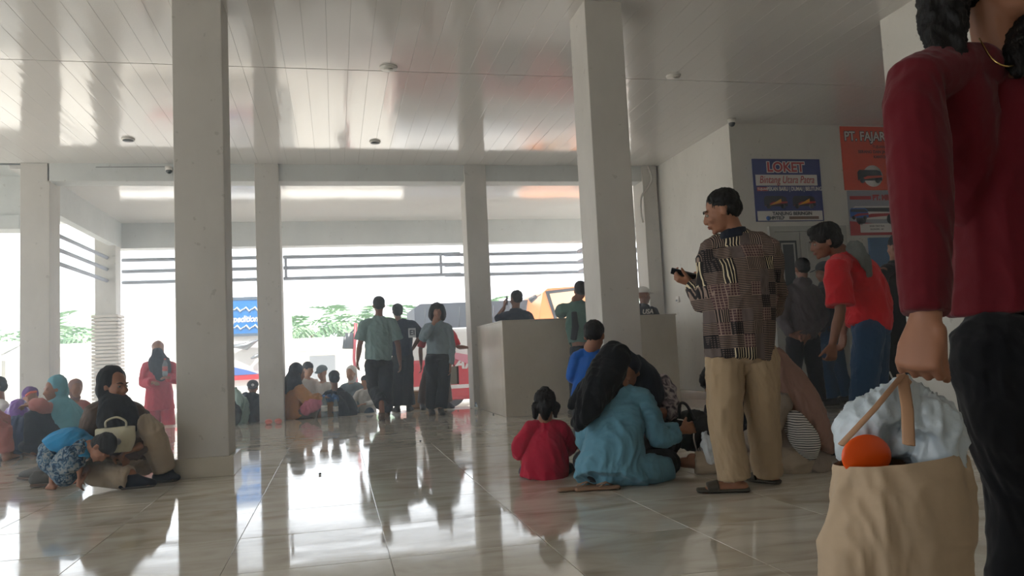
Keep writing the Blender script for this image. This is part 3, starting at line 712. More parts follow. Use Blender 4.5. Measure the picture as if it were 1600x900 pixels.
for q, bc in ((.33, 'pblack'), (.75, 'pred')):
    m = MB(); m.loft([(x0 + w * q, Yp - .004, z0 + h * .22), (x0 + w * q, Yp, z0 + h * .22)], [h * .17] * 2, n=24, caps=(0, 0)); m.build('white_roundel', M['pwhite'], r)
    bus_print(r, x0 + w * q - .05, z0 + h * .23, w * .28, h * .2, Yp - .007, M[bc], M['porange'])
b = A(1330, 368, Yp); z1 = z0 - .01; z0 = b.z; h = z1 - z0; x0 += .03; x1 -= .05; w = x1 - x0; cx = (x0 + x1) / 2
r = empty('poster', (cx, Yp, z0), 'white and red coach poster hanging below the orange one', 'poster')
m = MB(); m.box((x0, Yp, z0), (x1, Yp + .012, z1)); m.build('board', M['pgrey'], r)
m = MB(); m.box((x0 + .03, Yp - .003, z1 - h * .2), (x0 + w * .28, Yp, z1 - h * .12)); m.prism([(x0, z0), (x0, z0 + h * .32), (x0 + w * .5, z0 + h * .22), (x1, z0 + h * .34), (x1, z0)], Yp - .002, Yp); m.build('red_band', M['pred'], r)
text(r, 'PT. MILAN MAJU', (x0 + w * .3, Yp - .003, z1 - h * .16), h * .16, M['pred'], align='LEFT', bold=.006, sx=.9)
bus_print(r, x0 + w * .33, z0 + h * .5, w * .6, h * .36, Yp - .004, M['pwhite'], M['pred']); bus_print(r, x0 + w * .12, z0 + h * .5, w * .22, h * .26, Yp - .007, M['pblue'], M['pred'])
m = MB(); m.box((x0 + w * .12, Yp - .006, z0 + h * .06), (x0 + w * .52, Yp, z0 + h * .26)); m.build('white_plate', M['pwhite'], r)
text(r, 'SEDIA TIKET BUS', (x0 + w * .32, Yp - .008, z0 + h * .2), h * .05, M['pblack']); text(r, 'EKONOMI - AC', (x0 + w * .32, Yp - .008, z0 + h * .13), h * .05, M['pblack'])

# ------------------------------------------------------------------ yard: vehicles, sheds, trees
M['leaf'] = mat('palm_leaf', '#7c9c74', .7, var=.25, vscale=1.5); M['trunk'] = mat('palm_trunk', '#6b5d4a', .9)
M['vred'] = mat('bus_red_paint', '#c8202a', .25); M['vwhite'] = mat('bus_white_paint', '#e4e2de', .3); M['tarp'] = mat('grey_tarpaulin', '#2c3039', .7, bump=.6, bscale=3); M['vorange'] = mat('orange_cab_paint', '#d8834a', .35); M['tyre'] = mat('tyre', '#1b1b1c', .8); M['bustrim'] = mat('maroon_trim', '#8a1c28', .4); M['blueb'] = mat('blue_banner', '#0f6cb4', .5); M['roofm'] = mat('sheet_roof', '#c5c0b8', .5, var=.08); M['cardboard'] = mat('cardboard', '#8f6d4b', .9, var=.08); M['bluetarp'] = mat('blue_awning', '#3c62a8', .6); M['shirtw'] = cloth('white_shirt_cloth', '#d9d6d0')
GZ = -.5
def wheel(r, x, y, z, rad, w=.25):
    m = MB(); m.loft([(x, y, z), (x, y + w, z)], [rad, rad], n=22, caps=(0, 0)); o = m.build('wheel', M['tyre'], r)
    m = MB(); m.loft([(x, y - .02, z), (x, y + .02, z)], [rad * .55, rad * .5], n=16, caps=(0, 0)); m.build('wheel_hub', M['steel'], o)
# red coach behind the parapet side, seen under the tarpaulin truck
r = empty('red_coach', (3.6, 16.5, GZ), 'red and white coach parked behind the people by the edge', 'coach')
xl = A(632, 560, 17).x; xr = 6.6; yb = 17.0
zt = A(690, 527, yb).z; 
m = MB(); m.box((xl, yb, GZ + .35), (xr, yb + 2.3, A(690, 560, yb).z), bevel=.08); m.build('lower_body', M['vred'], r)
m = MB(); m.box((xl + .02, yb + .02, A(690, 560, yb).z - .1), (xr, yb + 2.28, zt + .2), bevel=.1); m.build('upper_body', M['vwhite'], r)
m = MB(); m.box((xl - .01, yb - .015, A(690, 606, yb).z - .03), (xr, yb + .03, A(690, 606, yb).z + .05)); m.build('skirt_trim', M['vwhite'], r)
m = MB(); m.prism([(xl + .5, 1.0), (xl + 2.5, .55), (xl + 3.4, .2), (xl + 3.2, .12), (xl + 1.6, .5)], yb - .02, yb); m.build('swoosh', mat('pink_swoosh', '#cf7f90', .4), r)
text(r, 'RAPI', (A(718, 560, yb).x, yb - .012, A(718, 568, yb).z), .35, M['pwhite'], shear=.4, bold=.01)
wheel(r, xl + 2.6, yb - .02, GZ + .48, .48); wheel(r, xr - .9, yb - .02, GZ + .48, .48)
# truck with grey tarpaulin behind it
yt = 20; x0 = A(648, 500, yt).x; x1 = A(745, 500, yt).x + 1.5; zt = A(690, 474, yt).z; zb = A(690, 528, yt).z
r = empty('tarpaulin_truck', ((x0 + x1) / 2, yt + 1, GZ), 'cargo truck covered with a dark grey tarpaulin', 'truck')
m = MB(); m.prism([(x0, zb), (x0, zt - .1), (x0 + .15, zt), (x1 - .1, zt + .02), (x1, zt - .1), (x1, zb)], yt, yt + 2.2); m.build('tarpaulin', M['tarp'], r)
m = MB()
for k in range(7): xx = x0 + (x1 - x0) * (k + .5) / 7; m.loft([(xx, yt - .01, zb - .1), (xx + .05, yt - .02, zt - .1)], [.012, .012], n=5)
m.box((x0 - .02, yt - .03, zb - .1), (x1, yt + .02, zb)); m.build('lashing', M['dark'], r)
m = MB(); m.box((x0, yt + .05, GZ + .7), (x1, yt + 2.1, zb), bevel=.02); m.build('cargo_bed', M['vwhite'], r)
wheel(r, x0 + .8, yt, GZ + .45, .45); wheel(r, x1 - .8, yt, GZ + .45, .45)
# bus front frame at left of walking man (mirror and red post)
yb = 19; p = A(552, 520, yb)
r = empty('bus_mirror_post', (p.x, yb, GZ), 'red post with black mirror left of the walking man', 'post')
m = MB(); m.loft([(A(556, 505, yb)), A(553, 560, yb), V((p.x + .1, yb, GZ))], [.04, .035, .04], n=8); m.build('post', M['bustrim'], r)
m = MB(); m.loft([A(546, 520, yb), A(545, 545, yb)], [.1, .1], n=8); m.loft([A(540, 526, yb), A(538, 545, yb)], [.05, .05], n=8); m.loft([A(553, 515, yb), A(546, 522, yb)], [.02, .02], n=6); m.build('mirror', M['dark'], r)
# orange truck cab seen over the parapet
yo = 18.5; pl = A(843, 500, yo); ptop = A(870, 450, yo); x0 = pl.x; x1 = A(925, 480, yo).x + .6; zt = ptop.z
r = empty('orange_truck', ((x0 + x1) / 2, yo + 1, GZ), 'orange truck cab seen over the low wall', 'truck')
m = MB(); m.prism([(x0, GZ + .6), (x0 - .02, zt - .75), (x0 + .12, zt - .1), (x0 + .25, zt), (x1, zt + .06), (x1, GZ + .6)], yo, yo + 2); m.build('cab', M['vorange'], r)
m = MB(); q = [A(852, 455, yo), A(904, 449, yo), A(904, 505, yo), A(868, 505, yo)]; 
o2 = [(v.x, v.z) for v in q]; m.prism(o2, yo - .03, yo + .01); wf = m.build('window_frame', M['dark'], r)
m = MB(); cxx = sum(v[0] for v in o2) / 4; czz = sum(v[1] for v in o2) / 4; m.prism([(cxx + (a - cxx) * .8, czz + (b - czz) * .82) for a, b in o2], yo - .045, yo - .02); m.build('window_glass', mat('cab_glass', '#e0b795', .15), wf)
m = MB(); m.loft([A(838, 463, yo - .3), A(828, 470, yo - .3)], [.05, .07], n=8); m.loft([A(845, 460, yo), A(838, 464, yo - .3)], [.012, .012], n=5); m.build('wing_mirror', M['dark'], r)
wheel(r, x0 + .9, yo - .02, GZ + .5, .5)
# white coach with the blue screen lettered Expeditions
yw = 19.5; q0 = A(345, 470, yw); q1 = A(412, 520, yw)
r = empty('white_coach', ((q0.x + q1.x) / 2, yw + 1, GZ), 'white coach with blue lettered sunshade between two columns', 'coach')
m = MB(); m.box((q0.x - 2.2, yw, GZ + .4), (q1.x + .25, yw + 8, q0.z + .12), bevel=.15); m.build('bus_body', M['vwhite'], r)
m = MB(); m.box((q0.x - .3, yw - .04, q1.z), (q1.x, yw + .02, q0.z)); sb = m.build('sunshade', M['blueb'], r)
m = MB(); m.box((q0.x - .3, yw - .05, q0.z), (q1.x, yw + .02, q0.z + .07)); m.box((q0.x - .3, yw - .05, q1.z - .06), (q1.x, yw + .02, q1.z)); m.build('sunshade_frame', mat('slate', '#4a5a6a', .5), r)
cxs = A(380, 498, yw)
text(sb, 'Expeditions', (cxs.x, yw - .045, A(380, 499, yw).z), .21, M['pwhite'], shear=.3, bold=.006, sx=.8)
for zz in (A(380, 484, yw).z, A(380, 512, yw).z):
    m = MB()
    for k in range(6): cx_ = cxs.x - .5 + k * .2; m.loft([(cx_ - .09, yw - .045, zz), (cx_ - .03, yw - .045, zz + .05), (cx_ + .04, yw - .045, zz - .04), (cx_ + .1, yw - .045, zz + .01)], [.014, .02, .02, .01], n=6)
    m.build('scroll_ornament', M['pwhite'], sb, True)
m = MB(); m.loft([A(361, 541, yw - .1), A(385, 541, yw - .1), A(405, 530, yw - .1)], [.03, .09, .02], n=8); m.loft([A(392, 560, yw - .1), A(405, 555, yw - .1)], [.02, .06], n=8); m.build('lamp_trim', M['steel'], r, True)
p0 = A(350, 617, yw - .05); p1 = A(412, 600, yw - .05)
m = MB(); m.box((p0.x - 1.5, yw - .06, p1.z + .12), (p1.x + .2, yw, p1.z + .24)); m.build('red_stripe', M['vred'], r)
m = MB(); m.prism([(A(355, 560, yw).x - .6, A(355, 560, yw).z), (A(385, 572, yw).x, A(385, 578, yw).z), (A(405, 584, yw).x, A(405, 584, yw).z), (A(355, 588, yw).x - .6, A(355, 588, yw).z)], yw - .07, yw - .05); m.build('blue_swoosh', M['bluetarp'], r)
# low market sheds along the yard
def shed(label, x0, x1, y, z, wallh, c='roofm'):
    r = empty('market_shed', ((x0 + x1) / 2, y + 2, GZ), label, 'shed', 'sheds across the yard')
    m = MB(); m.prism([(y - .6, z - .35), (y + 2.5, z + .35), (y + 5.5, z - .3), (y + 5.5, z - .38), (y + 2.5, z + .27), (y - .6, z - .43)], x0, x1, plane='YZ'); m.build('roof', M[c], r)
    m = MB(); m.box((x0 + .2, y, GZ), (x1 - .2, y + 5, z - .35)); m.build('wall', M['wall'], r)
    n = max(2, int((x1 - x0) / 3))
    for k in range(n):
        xx = x0 + (x1 - x0) * (k + .5) / n; m = MB(); m.box((xx - .7, y - .04, GZ), (xx + .7, y + .02, z - .75)); m.build('shutter', M['steel' if k % 3 else 'bluetarp'], r)
shed('long low shed with pale sheet roof at far left', -40, -16, 44, 2.3, 2)
shed('pale roofed shed behind the clad outer column', -15.5, -6, 42, 2.0, 2)
shed('pale roofed shed behind the yellow seated woman', -5.5, 4, 46, 1.9, 2)
shed('pale roofed shed behind the tarpaulin truck', 4.6, 20, 46, 1.9, 2)
shed('sheet roofed shed behind the orange truck', 20.5, 44, 46, 1.9, 2)
# palm rows beyond
rs = random.Random(5)
frond = []
for q in range(3):
    m = MB(); L = 3.2
    for side in (-1, 1):
        for k in range(9):
            t = .12 + .86 * k / 9; zc = 1.1 * math.sin(t * 2.4) * .9 - t * t * 1.3; w = .62 * math.sin(math.pi * min(1, t * .9 + .1)) + .12
            a = V((0, t * L, zc)); b_ = V((0, (t + .1) * L, zc - .03)); e = V((side * w, (t + .16) * L, zc - .28 - .1 * q))
            m.quad([a, b_, e + V((0, .05, 0)), e])
    me = bpy.data.meshes.new('frond_shape'); m.bm.to_mesh(me); m.bm.free(); me.materials.append(M['leaf']); frond.append(me)
def palm(x, y, h):
    r = empty('oil_palm', (x, y, GZ), 'oil palm in the hazy row beyond the bus yard', 'tree', 'oil palms beyond the yard', rs.random() * 6)
    m = MB(); m.loft([(0, 0, 0), (.1, 0, h)], [.28, .22], n=8); m.build('trunk', M['trunk'], r, world_space=False)
    for k in range(18):
        o = bpy.data.objects.new('frond', frond[k % 3]); col.objects.link(o); o.parent = r; o.location = (.1, 0, h)
        o.rotation_euler = (rs.uniform(-.15, .75) - (k % 3) * .3, rs.uniform(-.3, .3), k * 2.399); sc = rs.uniform(.8, 1.1); o.scale = (sc, sc, sc)
for i in range(48):
    palm(-38 + i * 1.75 + rs.uniform(-.5, .5), (54, 58, 62)[i % 3] + rs.uniform(-1, 1), rs.uniform(2.3, 3.4) + (i % 3) * .35)
# added scattering volume, imitates the lens veil over the hall and porch
hz = bpy.data.materials.new('glare_veil'); hz.use_nodes = True; nn = hz.node_tree.nodes; nn.remove(nn['Principled BSDF'])
vs = nn.new('ShaderNodeVolumeScatter'); vs.inputs['Color'].default_value = (.78, .9, 1, 1); vs.inputs['Density'].default_value = .017; vs.inputs['Anisotropy'].default_value = .6
hz.node_tree.links.new(vs.outputs[0], nn['Material Output'].inputs['Volume'])
m = MB(); m.box((-12, 3, -.49), (14, 18, 3.66)); hzo = m.build('added_haze', hz); tag(hzo, 'thin added haze imitating lens veil in the far half of the hall', 'haze', kind='stuff')
scene.cycles.volume_bounces = 1

# ------------------------------------------------------------------ the people
C = {}
for k, h in dict(khaki='#a08a6e', maroon='#561019', blackc='#121316', bluegrey='#5f8c9e', redgirl='#a81f38', blueboy='#1d58a6', blackscarf='#0e1014', navy='#141a26', dkbrown='#57483f', beigep='#a3937f', teal='#5b97a6', purple='#6a4a86', whitec='#c9c6c2', redtop='#b03040', ochre='#b27a3c', navykid='#1f2a3c', sage='#6f8684', navyshirt='#1b2438', greysw='#76858c', charcoal='#1d2026', greyjk='#4b4446', redshirt='#b5232a', jeans='#2b4460', blush='#8f7064', greydress='#8f8378', greenshirt='#4f6a62', brownsc='#8a6a62', white='#d6d4d0', rose='#a96a64', greytowel='#5f625f', dkgrey='#3a3c40').items():
    C[k] = cloth(k + '_cloth', h)
C['batik'] = batik_material(); C['stripe'] = stripe_material('striped_jersey', '#c9c5bf', '#26262a', .0135); C['stripe2'] = stripe_material('striped_skirt_cloth', '#b9b6b4', '#33343b', .012, 0)
C['floral'] = blotch_material('floral_cloth', '#4e4850', '#8a7f84', '#b0a7a6', 16); C['boyprint'] = blotch_material('printed_cotton', '#16314a', '#4b6a80', '#8a8f90', 30)
C['leather'] = mat('olive_leather', '#3b352a', .6, var=.1); C['sneaker'] = mat('grey_sneaker', '#4a4844', .8, var=.15, bump=.3, bscale=40); C['blackshoe'] = mat('black_shoe', '#15151a', .5)

def HD(c, d, up=(0, 0, 1), k=1): return dict(c=c, dir=d, up=up, k=k)

# batik man, standing with a phone
Y = 4.0
J = dict(neck=A(1147, 362, Y + .02), shl=A(1112, 388, Y + .12), shr=A(1198, 386, Y - .04), ell=A(1108, 478, Y + .12), wrl=A(1083, 443, Y + .3), elr=A(1206, 478, Y + .08), wrr=A(1112, 447, Y + .42),
         hil=A(1133, 560, Y + .03), hir=A(1186, 560, Y - .0), knl=A(1133, 660, Y - .02), knr=A(1192, 655, Y + .06), anl=A(1149, 752, Y - .04), anr=A(1200, 745, Y + .12), tol=G(1096, 770), tor=G(1172, 752))
J['waist'] = A(1155, 490, Y + .02); J['chest'] = A(1155, 430, Y + .02)
man = person('standing man in brown patchwork batik shirt looking at a phone', G(1170, 768), J, HD(A(1127, 330, Y + .02), (-.86, .45, -.28), (-.25, .1, 1), 1.02), 1.0, 'skin', .0065,
    body_torso=((.15, .12), (.16, .13), (.165, .12), (.12, .08)), hands=dict(l=(V((-.9, .3, .35)), V((.2, .3, 1)), 1, .7), r=(V((-.9, .1, .3)), V((.3, .2, 1)), -1, .7)),
    top=dict(m=C['batik'], st=(1, 1, .4), hem=A(1154, 562, Y + .01), h=(.185, .15), viahip=None, w=(.192, .155), c=(.19, .14), u=(.15, .09), slv=(.082, .075, .055), len=1.88, fold=.007, name='batik_shirt'),
    bottom=dict(m=C['khaki'], r=(.105, .088, .082), hip=(.16, .13), fold=.007, end=.96),
    hair=dict(kind='cropped'), shoes=dict(kind='slipper', m=C['leather']), face=True, seed=1)
g = Body(); nk = J['neck']; g.loft([nk - V((0, 0, .035)), nk + V((-.005, 0, .02))], [(.085, .078), (.068, .062)], side=V((1, -.2, 0)), caps=(0, 0)); g.build('collar', C['navy'], man, .006, 2)
ph = A(1068, 428, Y + .3)
r = empty('phone', ph, 'black phone held by the man in the batik shirt', 'phone')
m = MB(); m.box((-.038, -.075, -.005), (.038, .075, .005), bevel=.004); o = m.build('phone_body', mat('phone_black', '#17191d', .15), r, world_space=False); o.rotation_euler = (R(20), R(18), R(72))
m = MB(); m.box((-.034, -.07, .0045), (.034, .07, .0058)); o = m.build('screen', mat('phone_screen', '#3a4450', .08), r, world_space=False); o.rotation_euler = (R(20), R(18), R(72))

# maroon woman, near right edge, walking past
Y = 1.5
J = dict(neck=A(1568, 95, Y), shl=A(1430, 124, Y - .05), shr=A(1700, 120, Y + .12), ell=A(1440, 325, Y - .08), wrl=A(1446, 496, Y - .12), elr=A(1735, 330, Y + .1), wrr=A(1730, 480, Y + .05),
         hil=A(1560, 555, Y), hir=A(1690, 560, Y + .1), knl=A(1590, 760, Y + .05), knr=A(1730, 760, Y + .2), anl=A(1590, 1010, Y + .1), anr=A(1780, 1020, Y + .3))
J['anl'].z = .09; J['anr'].z = .09
J['tol'] = V((J['anl'].x + .16, J['anl'].y - .1, 0)); J['tor'] = V((J['anr'].x + .16, J['anr'].y - .1, 0))
J['waist'] = A(1600, 390, Y + .05); J['chest'] = A(1585, 245, Y + .05)
hcw = A(1562, -34, Y - .02)
wm = person('woman in maroon long sleeved top and black trousers passing close by', (J['anl'].lerp(J['anr'], .5).x, J['anl'].y, 0), J, HD(hcw, (.5, -.85, -.08), (0, 0, 1)), 1.0, 'skin', .005,
    body_torso=((.15, .11), (.12, .09), (.14, .1), (.12, .075)), hands=dict(l=(V((-.32, .0, -1)), V((.9, .5, -.2)), -1, 1.3, 1.12, .15)),
    top=dict(m=C['maroon'], hem=A(1612, 484, Y + .05), h=(.21, .165), w=(.18, .145), c=(.18, .135), u=(.155, .1), slv=(.068, .058, .045), len=1.96, fold=.0035, name='sweater', st=(1, 1, .6), extra=[('loft', [A(1490, 150, Y), A(1505, 230, Y + .02), A(1520, 320, Y + .04)], [.085, .075, .06])]),
    bottom=dict(m=C['blackc'], r=(.1, .07, .06), hip=(.15, .1)), shoes=dict(m=C['blackshoe']), face=True, seed=2,
    hair=dict(extra=[('loft', [A(1500, -110, Y + .02), A(1476, -20, Y), A(1472, 40, Y - .01), A(1470, 84, Y - .06)], [.05, .052, .045, .014]), ('loft', [A(1490, -60, Y - .02), A(1487, 40, Y - .04), A(1500, 90, Y - .08)], [.035, .03, .01]), ('loft', [A(1630, -60, Y + .02), A(1610, 30, Y - .03), A(1595, 85, Y - .08), A(1590, 112, Y - .1)], [.05, .042, .03, .014])]))
m = MB(); m.loft([A(1530, 60, Y - .05), A(1550, 92, Y - .1), A(1575, 104, Y - .11), A(1600, 95, Y - .08)], [.0006] * 4, n=5, sub=4); m.build('necklace', mat('gold_chain', '#c9a96a', .25, metal=1), wm, True)

# blue-grey dress, black scarf, back to the camera
Y = 4.45
J = dict(neck=A(968, 598, Y + .03), shl=A(930, 628, Y + .12), shr=A(1003, 620, Y), ell=A(915, 690, Y + .3), wrl=A(985, 698, Y + .5), elr=A(1030, 683, Y + .02), wrr=A(1066, 672, Y + .1),
         hil=A(928, 730, Y + .06), hir=A(985, 730, Y - .0), knl=A(915, 722, Y + .42), knr=A(1043, 722, Y + .2), anl=A(985, 728, Y + .5), anr=A(985, 732, Y + .42), tol=G(1010, 735), tor=G(955, 735))
bd = person('seated woman in blue grey dress and black headscarf, back turned', G(968, 764), J, HD(A(962, 573, Y + .06), (.62, .72, -.35), (.2, 0, 1)), .95, 'skin', .007,
    body_torso=((.16, .13), (.15, .12), (.15, .11), (.12, .08)), hands=dict(r=(V((1, .3, .12)), V((.1, .9, -.2)), -1, .6)),
    top=dict(m=C['bluegrey'], hem=A(955, 752, Y), h=(.225, .17), viahip=(.225, .175), w=(.18, .145), c=(.172, .125), u=(.135, .09), slv=(.068, .066, .068), len=1.66, fold=.009, hemcap=0, name='dress',
        extra=[('loft', [A(950, 735, Y + .05), A(1000, 732, Y + .02), A(1034, 735, Y + .06)], [(.14, .1), (.13, .09), (.08, .085)], V((0, 1, 0)))]),
    bottom=dict(m=C['blackc'], r=(.09, .085, .06), hip=(.12, .1)), fine=True, seed=3,
    hijab=dict(m=C['blackscarf'], k=1.04, fold=.013, extra=[('loft', [A(952, 575, Y + .03), A(938, 602, Y), A(922, 632, Y - .02), A(900, 664, Y + .02)], [(.1, .09), (.105, .09), (.075, .08), (.02, .06)], V((.85, .1, -.5))), ('loft', [A(940, 590, Y + .1), A(908, 620, Y + .22), A(893, 634, Y + .25)], [.07, .05, .02])]))
# pair of tan sandals at her hem
C['tan'] = mat('tan_sandal', '#8a6a52', .5)
def sandal(label, p, ang, m, L=.24, group=None, strap=True, h=.012, name='sandal'):
    r = empty(name, p, label, 'sandal', group, ang)
    b = MB(); b.loft([(-L / 2, 0, h), (-L * .15, 0, h), (L * .22, 0, h), (L / 2, 0, h)], [(.03, h), (.03, h), (.042, h), (.03, h)], side=V((0, 1, 0)), caps=(1, 1), sub=3); b.build('sole', m, r, True, False)
    if strap == 'thong':
        b = MB(); b.loft([(.0, -.035, h * 2), (.05, -.012, h * 2 + .018), (.085, 0, h * 2)], [.004] * 3, n=6); b.loft([(.0, .035, h * 2), (.05, .012, h * 2 + .018), (.085, 0, h * 2)], [.004] * 3, n=6); b.build('strap', m, r, True, False)
    else:
        b = Body(); b.loft([(.0, 0, h * 1.5 + .012), (.075, 0, h * 1.5 + .008)], [(.05, .036), (.046, .03)], side=V((0, 1, 0)), caps=(0, 0)); b.build('strap', m, r, .006, 1, world_space=False)
    return r
sandal('flat tan thong sandal beside the blue grey dress, left one', G(905, 766), .05, C['tan'], group='tan sandals', strap='thong'); sandal('flat tan thong sandal beside the blue grey dress, right one', G(934, 766), -.12, C['tan'], group='tan sandals', strap='thong')

# little girl in red, back to the camera
Y = 4.95
J = dict(neck=A(852, 655, Y), shl=A(830, 668, Y + .02), shr=A(876, 668, Y), ell=A(812, 698, Y + .05), wrl=A(814, 716, Y + .1), elr=A(890, 695, Y + .08), wrr=A(882, 706, Y + .2),
         hil=A(834, 735, Y + .02), hir=A(872, 735, Y + .02), knl=A(822, 738, Y + .28), knr=A(888, 735, Y + .28), anl=A(860, 742, Y + .35), anr=A(850, 742, Y + .3), tol=G(880, 738), tor=G(835, 738))
person('little girl in a red dress sitting with her back turned', G(850, 750), J, HD(A(852, 633, Y + .02), (.15, 1, -.35), (0, .2, 1), 1.42), .58, 'skin', .007,
    body_torso=((.15, .12), (.14, .11), (.14, .1), (.11, .075)), top=dict(m=C['redgirl'], hem=A(850, 747, Y + .02), h=(.265, .22), w=(.25, .19), c=(.2, .155), u=(.14, .1), slv=(.09, .09, .08), len=1.75, fold=.012, name='dress'),
    bottom=dict(m=C['navykid'], r=(.1, .09, .07)), hair=dict(extra=[('ell', A(851, 611, Y + .0), (.03, .03, .035)), ('loft', [A(838, 635, Y - .03), A(836, 652, Y - .03)], [.03, .012]), ('loft', [A(868, 635, Y - .02), A(868, 650, Y - .02)], [.03, .012]), ('loft', [A(852, 635, Y - .06), A(852, 652, Y - .05)], [.05, .02])]), seed=4)

# boy in blue by the big column
Y = 5.5
f = Y * 1.0
J = dict(neck=A(923, 543, Y), shl=A(902, 556, Y + .05), shr=A(945, 556, Y - .0), ell=A(893, 588, Y + .06), wrl=A(910, 596, Y + .2), elr=A(950, 590, Y), wrr=A(940, 598, Y + .2),
         hil=A(908, 622, Y + .02), hir=A(930, 622, Y), knl=A(907, 665, Y + .05), knr=A(931, 665, Y + .05), anl=A(908, 706, Y), anr=A(932, 705, Y), tol=V((A(908, 706, Y).x + .02, Y + .14, 0)), tor=V((A(934, 705, Y).x + .03, Y + .14, 0)))
J['anl'].z = .05; J['anr'].z = .05
person('small boy in bright blue shirt standing behind the black scarves', (J['anl'].x + .05, Y, 0), J, HD(A(929, 525, Y), (.5, .75, -.35), (0, 0, 1), 1.48), .62, 'skin', .008,
    top=dict(m=C['blueboy'], hem=A(917, 625, Y), h=(.19, .15), w=(.18, .14), c=(.17, .13), u=(.13, .09), slv=(.075, .07, .06), len=1.4, fold=.01), bottom=dict(m=C['dkgrey'], r=(.1, .08, .08), end=.8), hair=dict(kind='cropped'), shoes=dict(m=C['blackshoe']), seed=5)

# floral sleeved woman bending in
Y = 5.0
J = dict(neck=A(998, 600, Y + .02), shl=A(1036, 600, Y + .08), shr=A(968, 615, Y), ell=A(1046, 642, Y - .05), wrl=A(1003, 652, Y - .2), elr=A(960, 660, Y - .1), wrr=A(985, 690, Y - .22),
         hil=A(1030, 700, Y + .15), hir=A(985, 700, Y + .1), knl=A(1045, 688, Y - .22), knr=A(955, 700, Y - .2), anl=A(985, 715, Y - .25), anr=A(1035, 718, Y - .2), tol=G(960, 728), tor=G(1060, 722))
person('bending woman in navy headscarf with floral grey sleeves', G(1008, 728), J, HD(A(980, 583, Y - .08), (-.45, -.6, -.75), (-.2, -.3, 1)), .95, 'skin', .009,
    hands=dict(l=(V((-1, -.3, -.2)), V((0, .3, -1)), 1, .7)), top=dict(m=C['floral'], hem=A(1010, 705, Y + .1), h=(.19, .15), w=(.17, .13), c=(.165, .125), u=(.13, .09), slv=(.082, .078, .06), len=1.25, fold=.01, name='blouse'),
    bottom=dict(m=C['blackc'], r=(.1, .085, .07)), hijab=dict(m=C['navy'], extra=[('loft', [A(990, 575, Y), A(1005, 600, Y - .02), A(1008, 625, Y - .1), A(1012, 645, Y - .14)], [(.09, .1), (.13, .11), (.12, .08), (.07, .05)], V((1, .1, 0)))]), seed=6)

# beige scarf woman and her outstretched leg
Y = 4.45
J = dict(neck=A(1222, 610, Y + .02), shl=A(1222, 628, Y - .12), shr=A(1228, 624, Y + .2), ell=A(1198, 675, Y - .1), wrl=A(1150, 700, Y + .1), elr=A(1190, 680, Y + .3), wrr=A(1140, 705, Y + .3),
         hil=A(1248, 722, Y - .08), hir=A(1250, 718, Y + .15), knl=A(1150, 725, Y + .1), knr=A(1160, 720, Y + .35), anl=A(1082, 724, Y + .2), anr=A(1200, 728, Y + .3), tol=V((A(1045, 715, Y + .3).x, Y + .35, .03)), tor=G(1180, 725))
J['chest'] = A(1238, 655, Y + .03); J['waist'] = A(1248, 690, Y + .03)
bw = person('seated woman in dusty pink headscarf behind the batik man', G(1245, 745), J, HD(A(1205, 580, Y + .02), (-.85, -.1, -.6), (-.5, 0, 1)), .97, 'skin', .007,
    top=dict(m=C['greydress'], hem=A(1243, 738, Y + .02), h=(.2, .19), viahip=(.2, .19), w=(.17, .16), c=(.17, .14), u=(.13, .1), slv=(.07, .065, .06), len=1.7, fold=.01, name='dress'),
    bottom=dict(m=C['beigep'], r=(.095, .08, .075), hip=(.14, .12), end=.93), hijab=dict(m=C['blush'], k=1.02, fold=.012, extra=[('loft', [A(1205, 570, Y + .02), A(1226, 605, Y - .0), A(1245, 640, Y - .02), A(1262, 676, Y - .03), A(1280, 700, Y - .02)], [(.1, .1), (.13, .17), (.13, .2), (.1, .19), (.03, .13)], V((.8, 0, .6)))]),
    hands=dict(l=(V((-1, .1, -.1)), V((0, .1, -1)), 1, .7)), seed=7)
g = Body(); g.loft([A(1238, 655, Y - .15), A(1256, 685, Y - .17), A(1262, 705, Y - .14)], [(.05, .1), (.075, .11), (.05, .07)], side=V((1, 0, .3))); g.build('striped_sleeve', C['stripe'], bw, .008, 3, .004)
# person hidden behind the batik man's legs
Y = 5.0
J = dict(neck=A(1138, 625, Y), shl=A(1168, 640, Y - .02), shr=A(1112, 640, Y + .05), ell=A(1178, 668, Y - .15), wrl=A(1165, 690, Y - .3), elr=A(1112, 685, Y - .1), wrr=A(1120, 700, Y - .3),
         hil=A(1165, 708, Y + .1), hir=A(1128, 708, Y + .1), knl=A(1190, 712, Y - .2), knr=A(1110, 715, Y - .15), anl=A(1140, 722, Y - .25), anr=A(1165, 722, Y - .2), tol=G(1120, 735), tor=G(1185, 735))
person('person in navy and striped skirt mostly hidden by khaki trousers', G(1145, 733), J, HD(A(1118, 598, Y), (.6, -.6, -.5), (0, 0, 1)), .95, 'skin', .012,
    top=dict(m=C['navy'], hem=A(1145, 708, Y + .1), len=1.35, fold=.008), bottom=dict(m=C['stripe2'], r=(.12, .11, .09), hip=(.2, .15), name='skirt'), hair={}, seed=8)

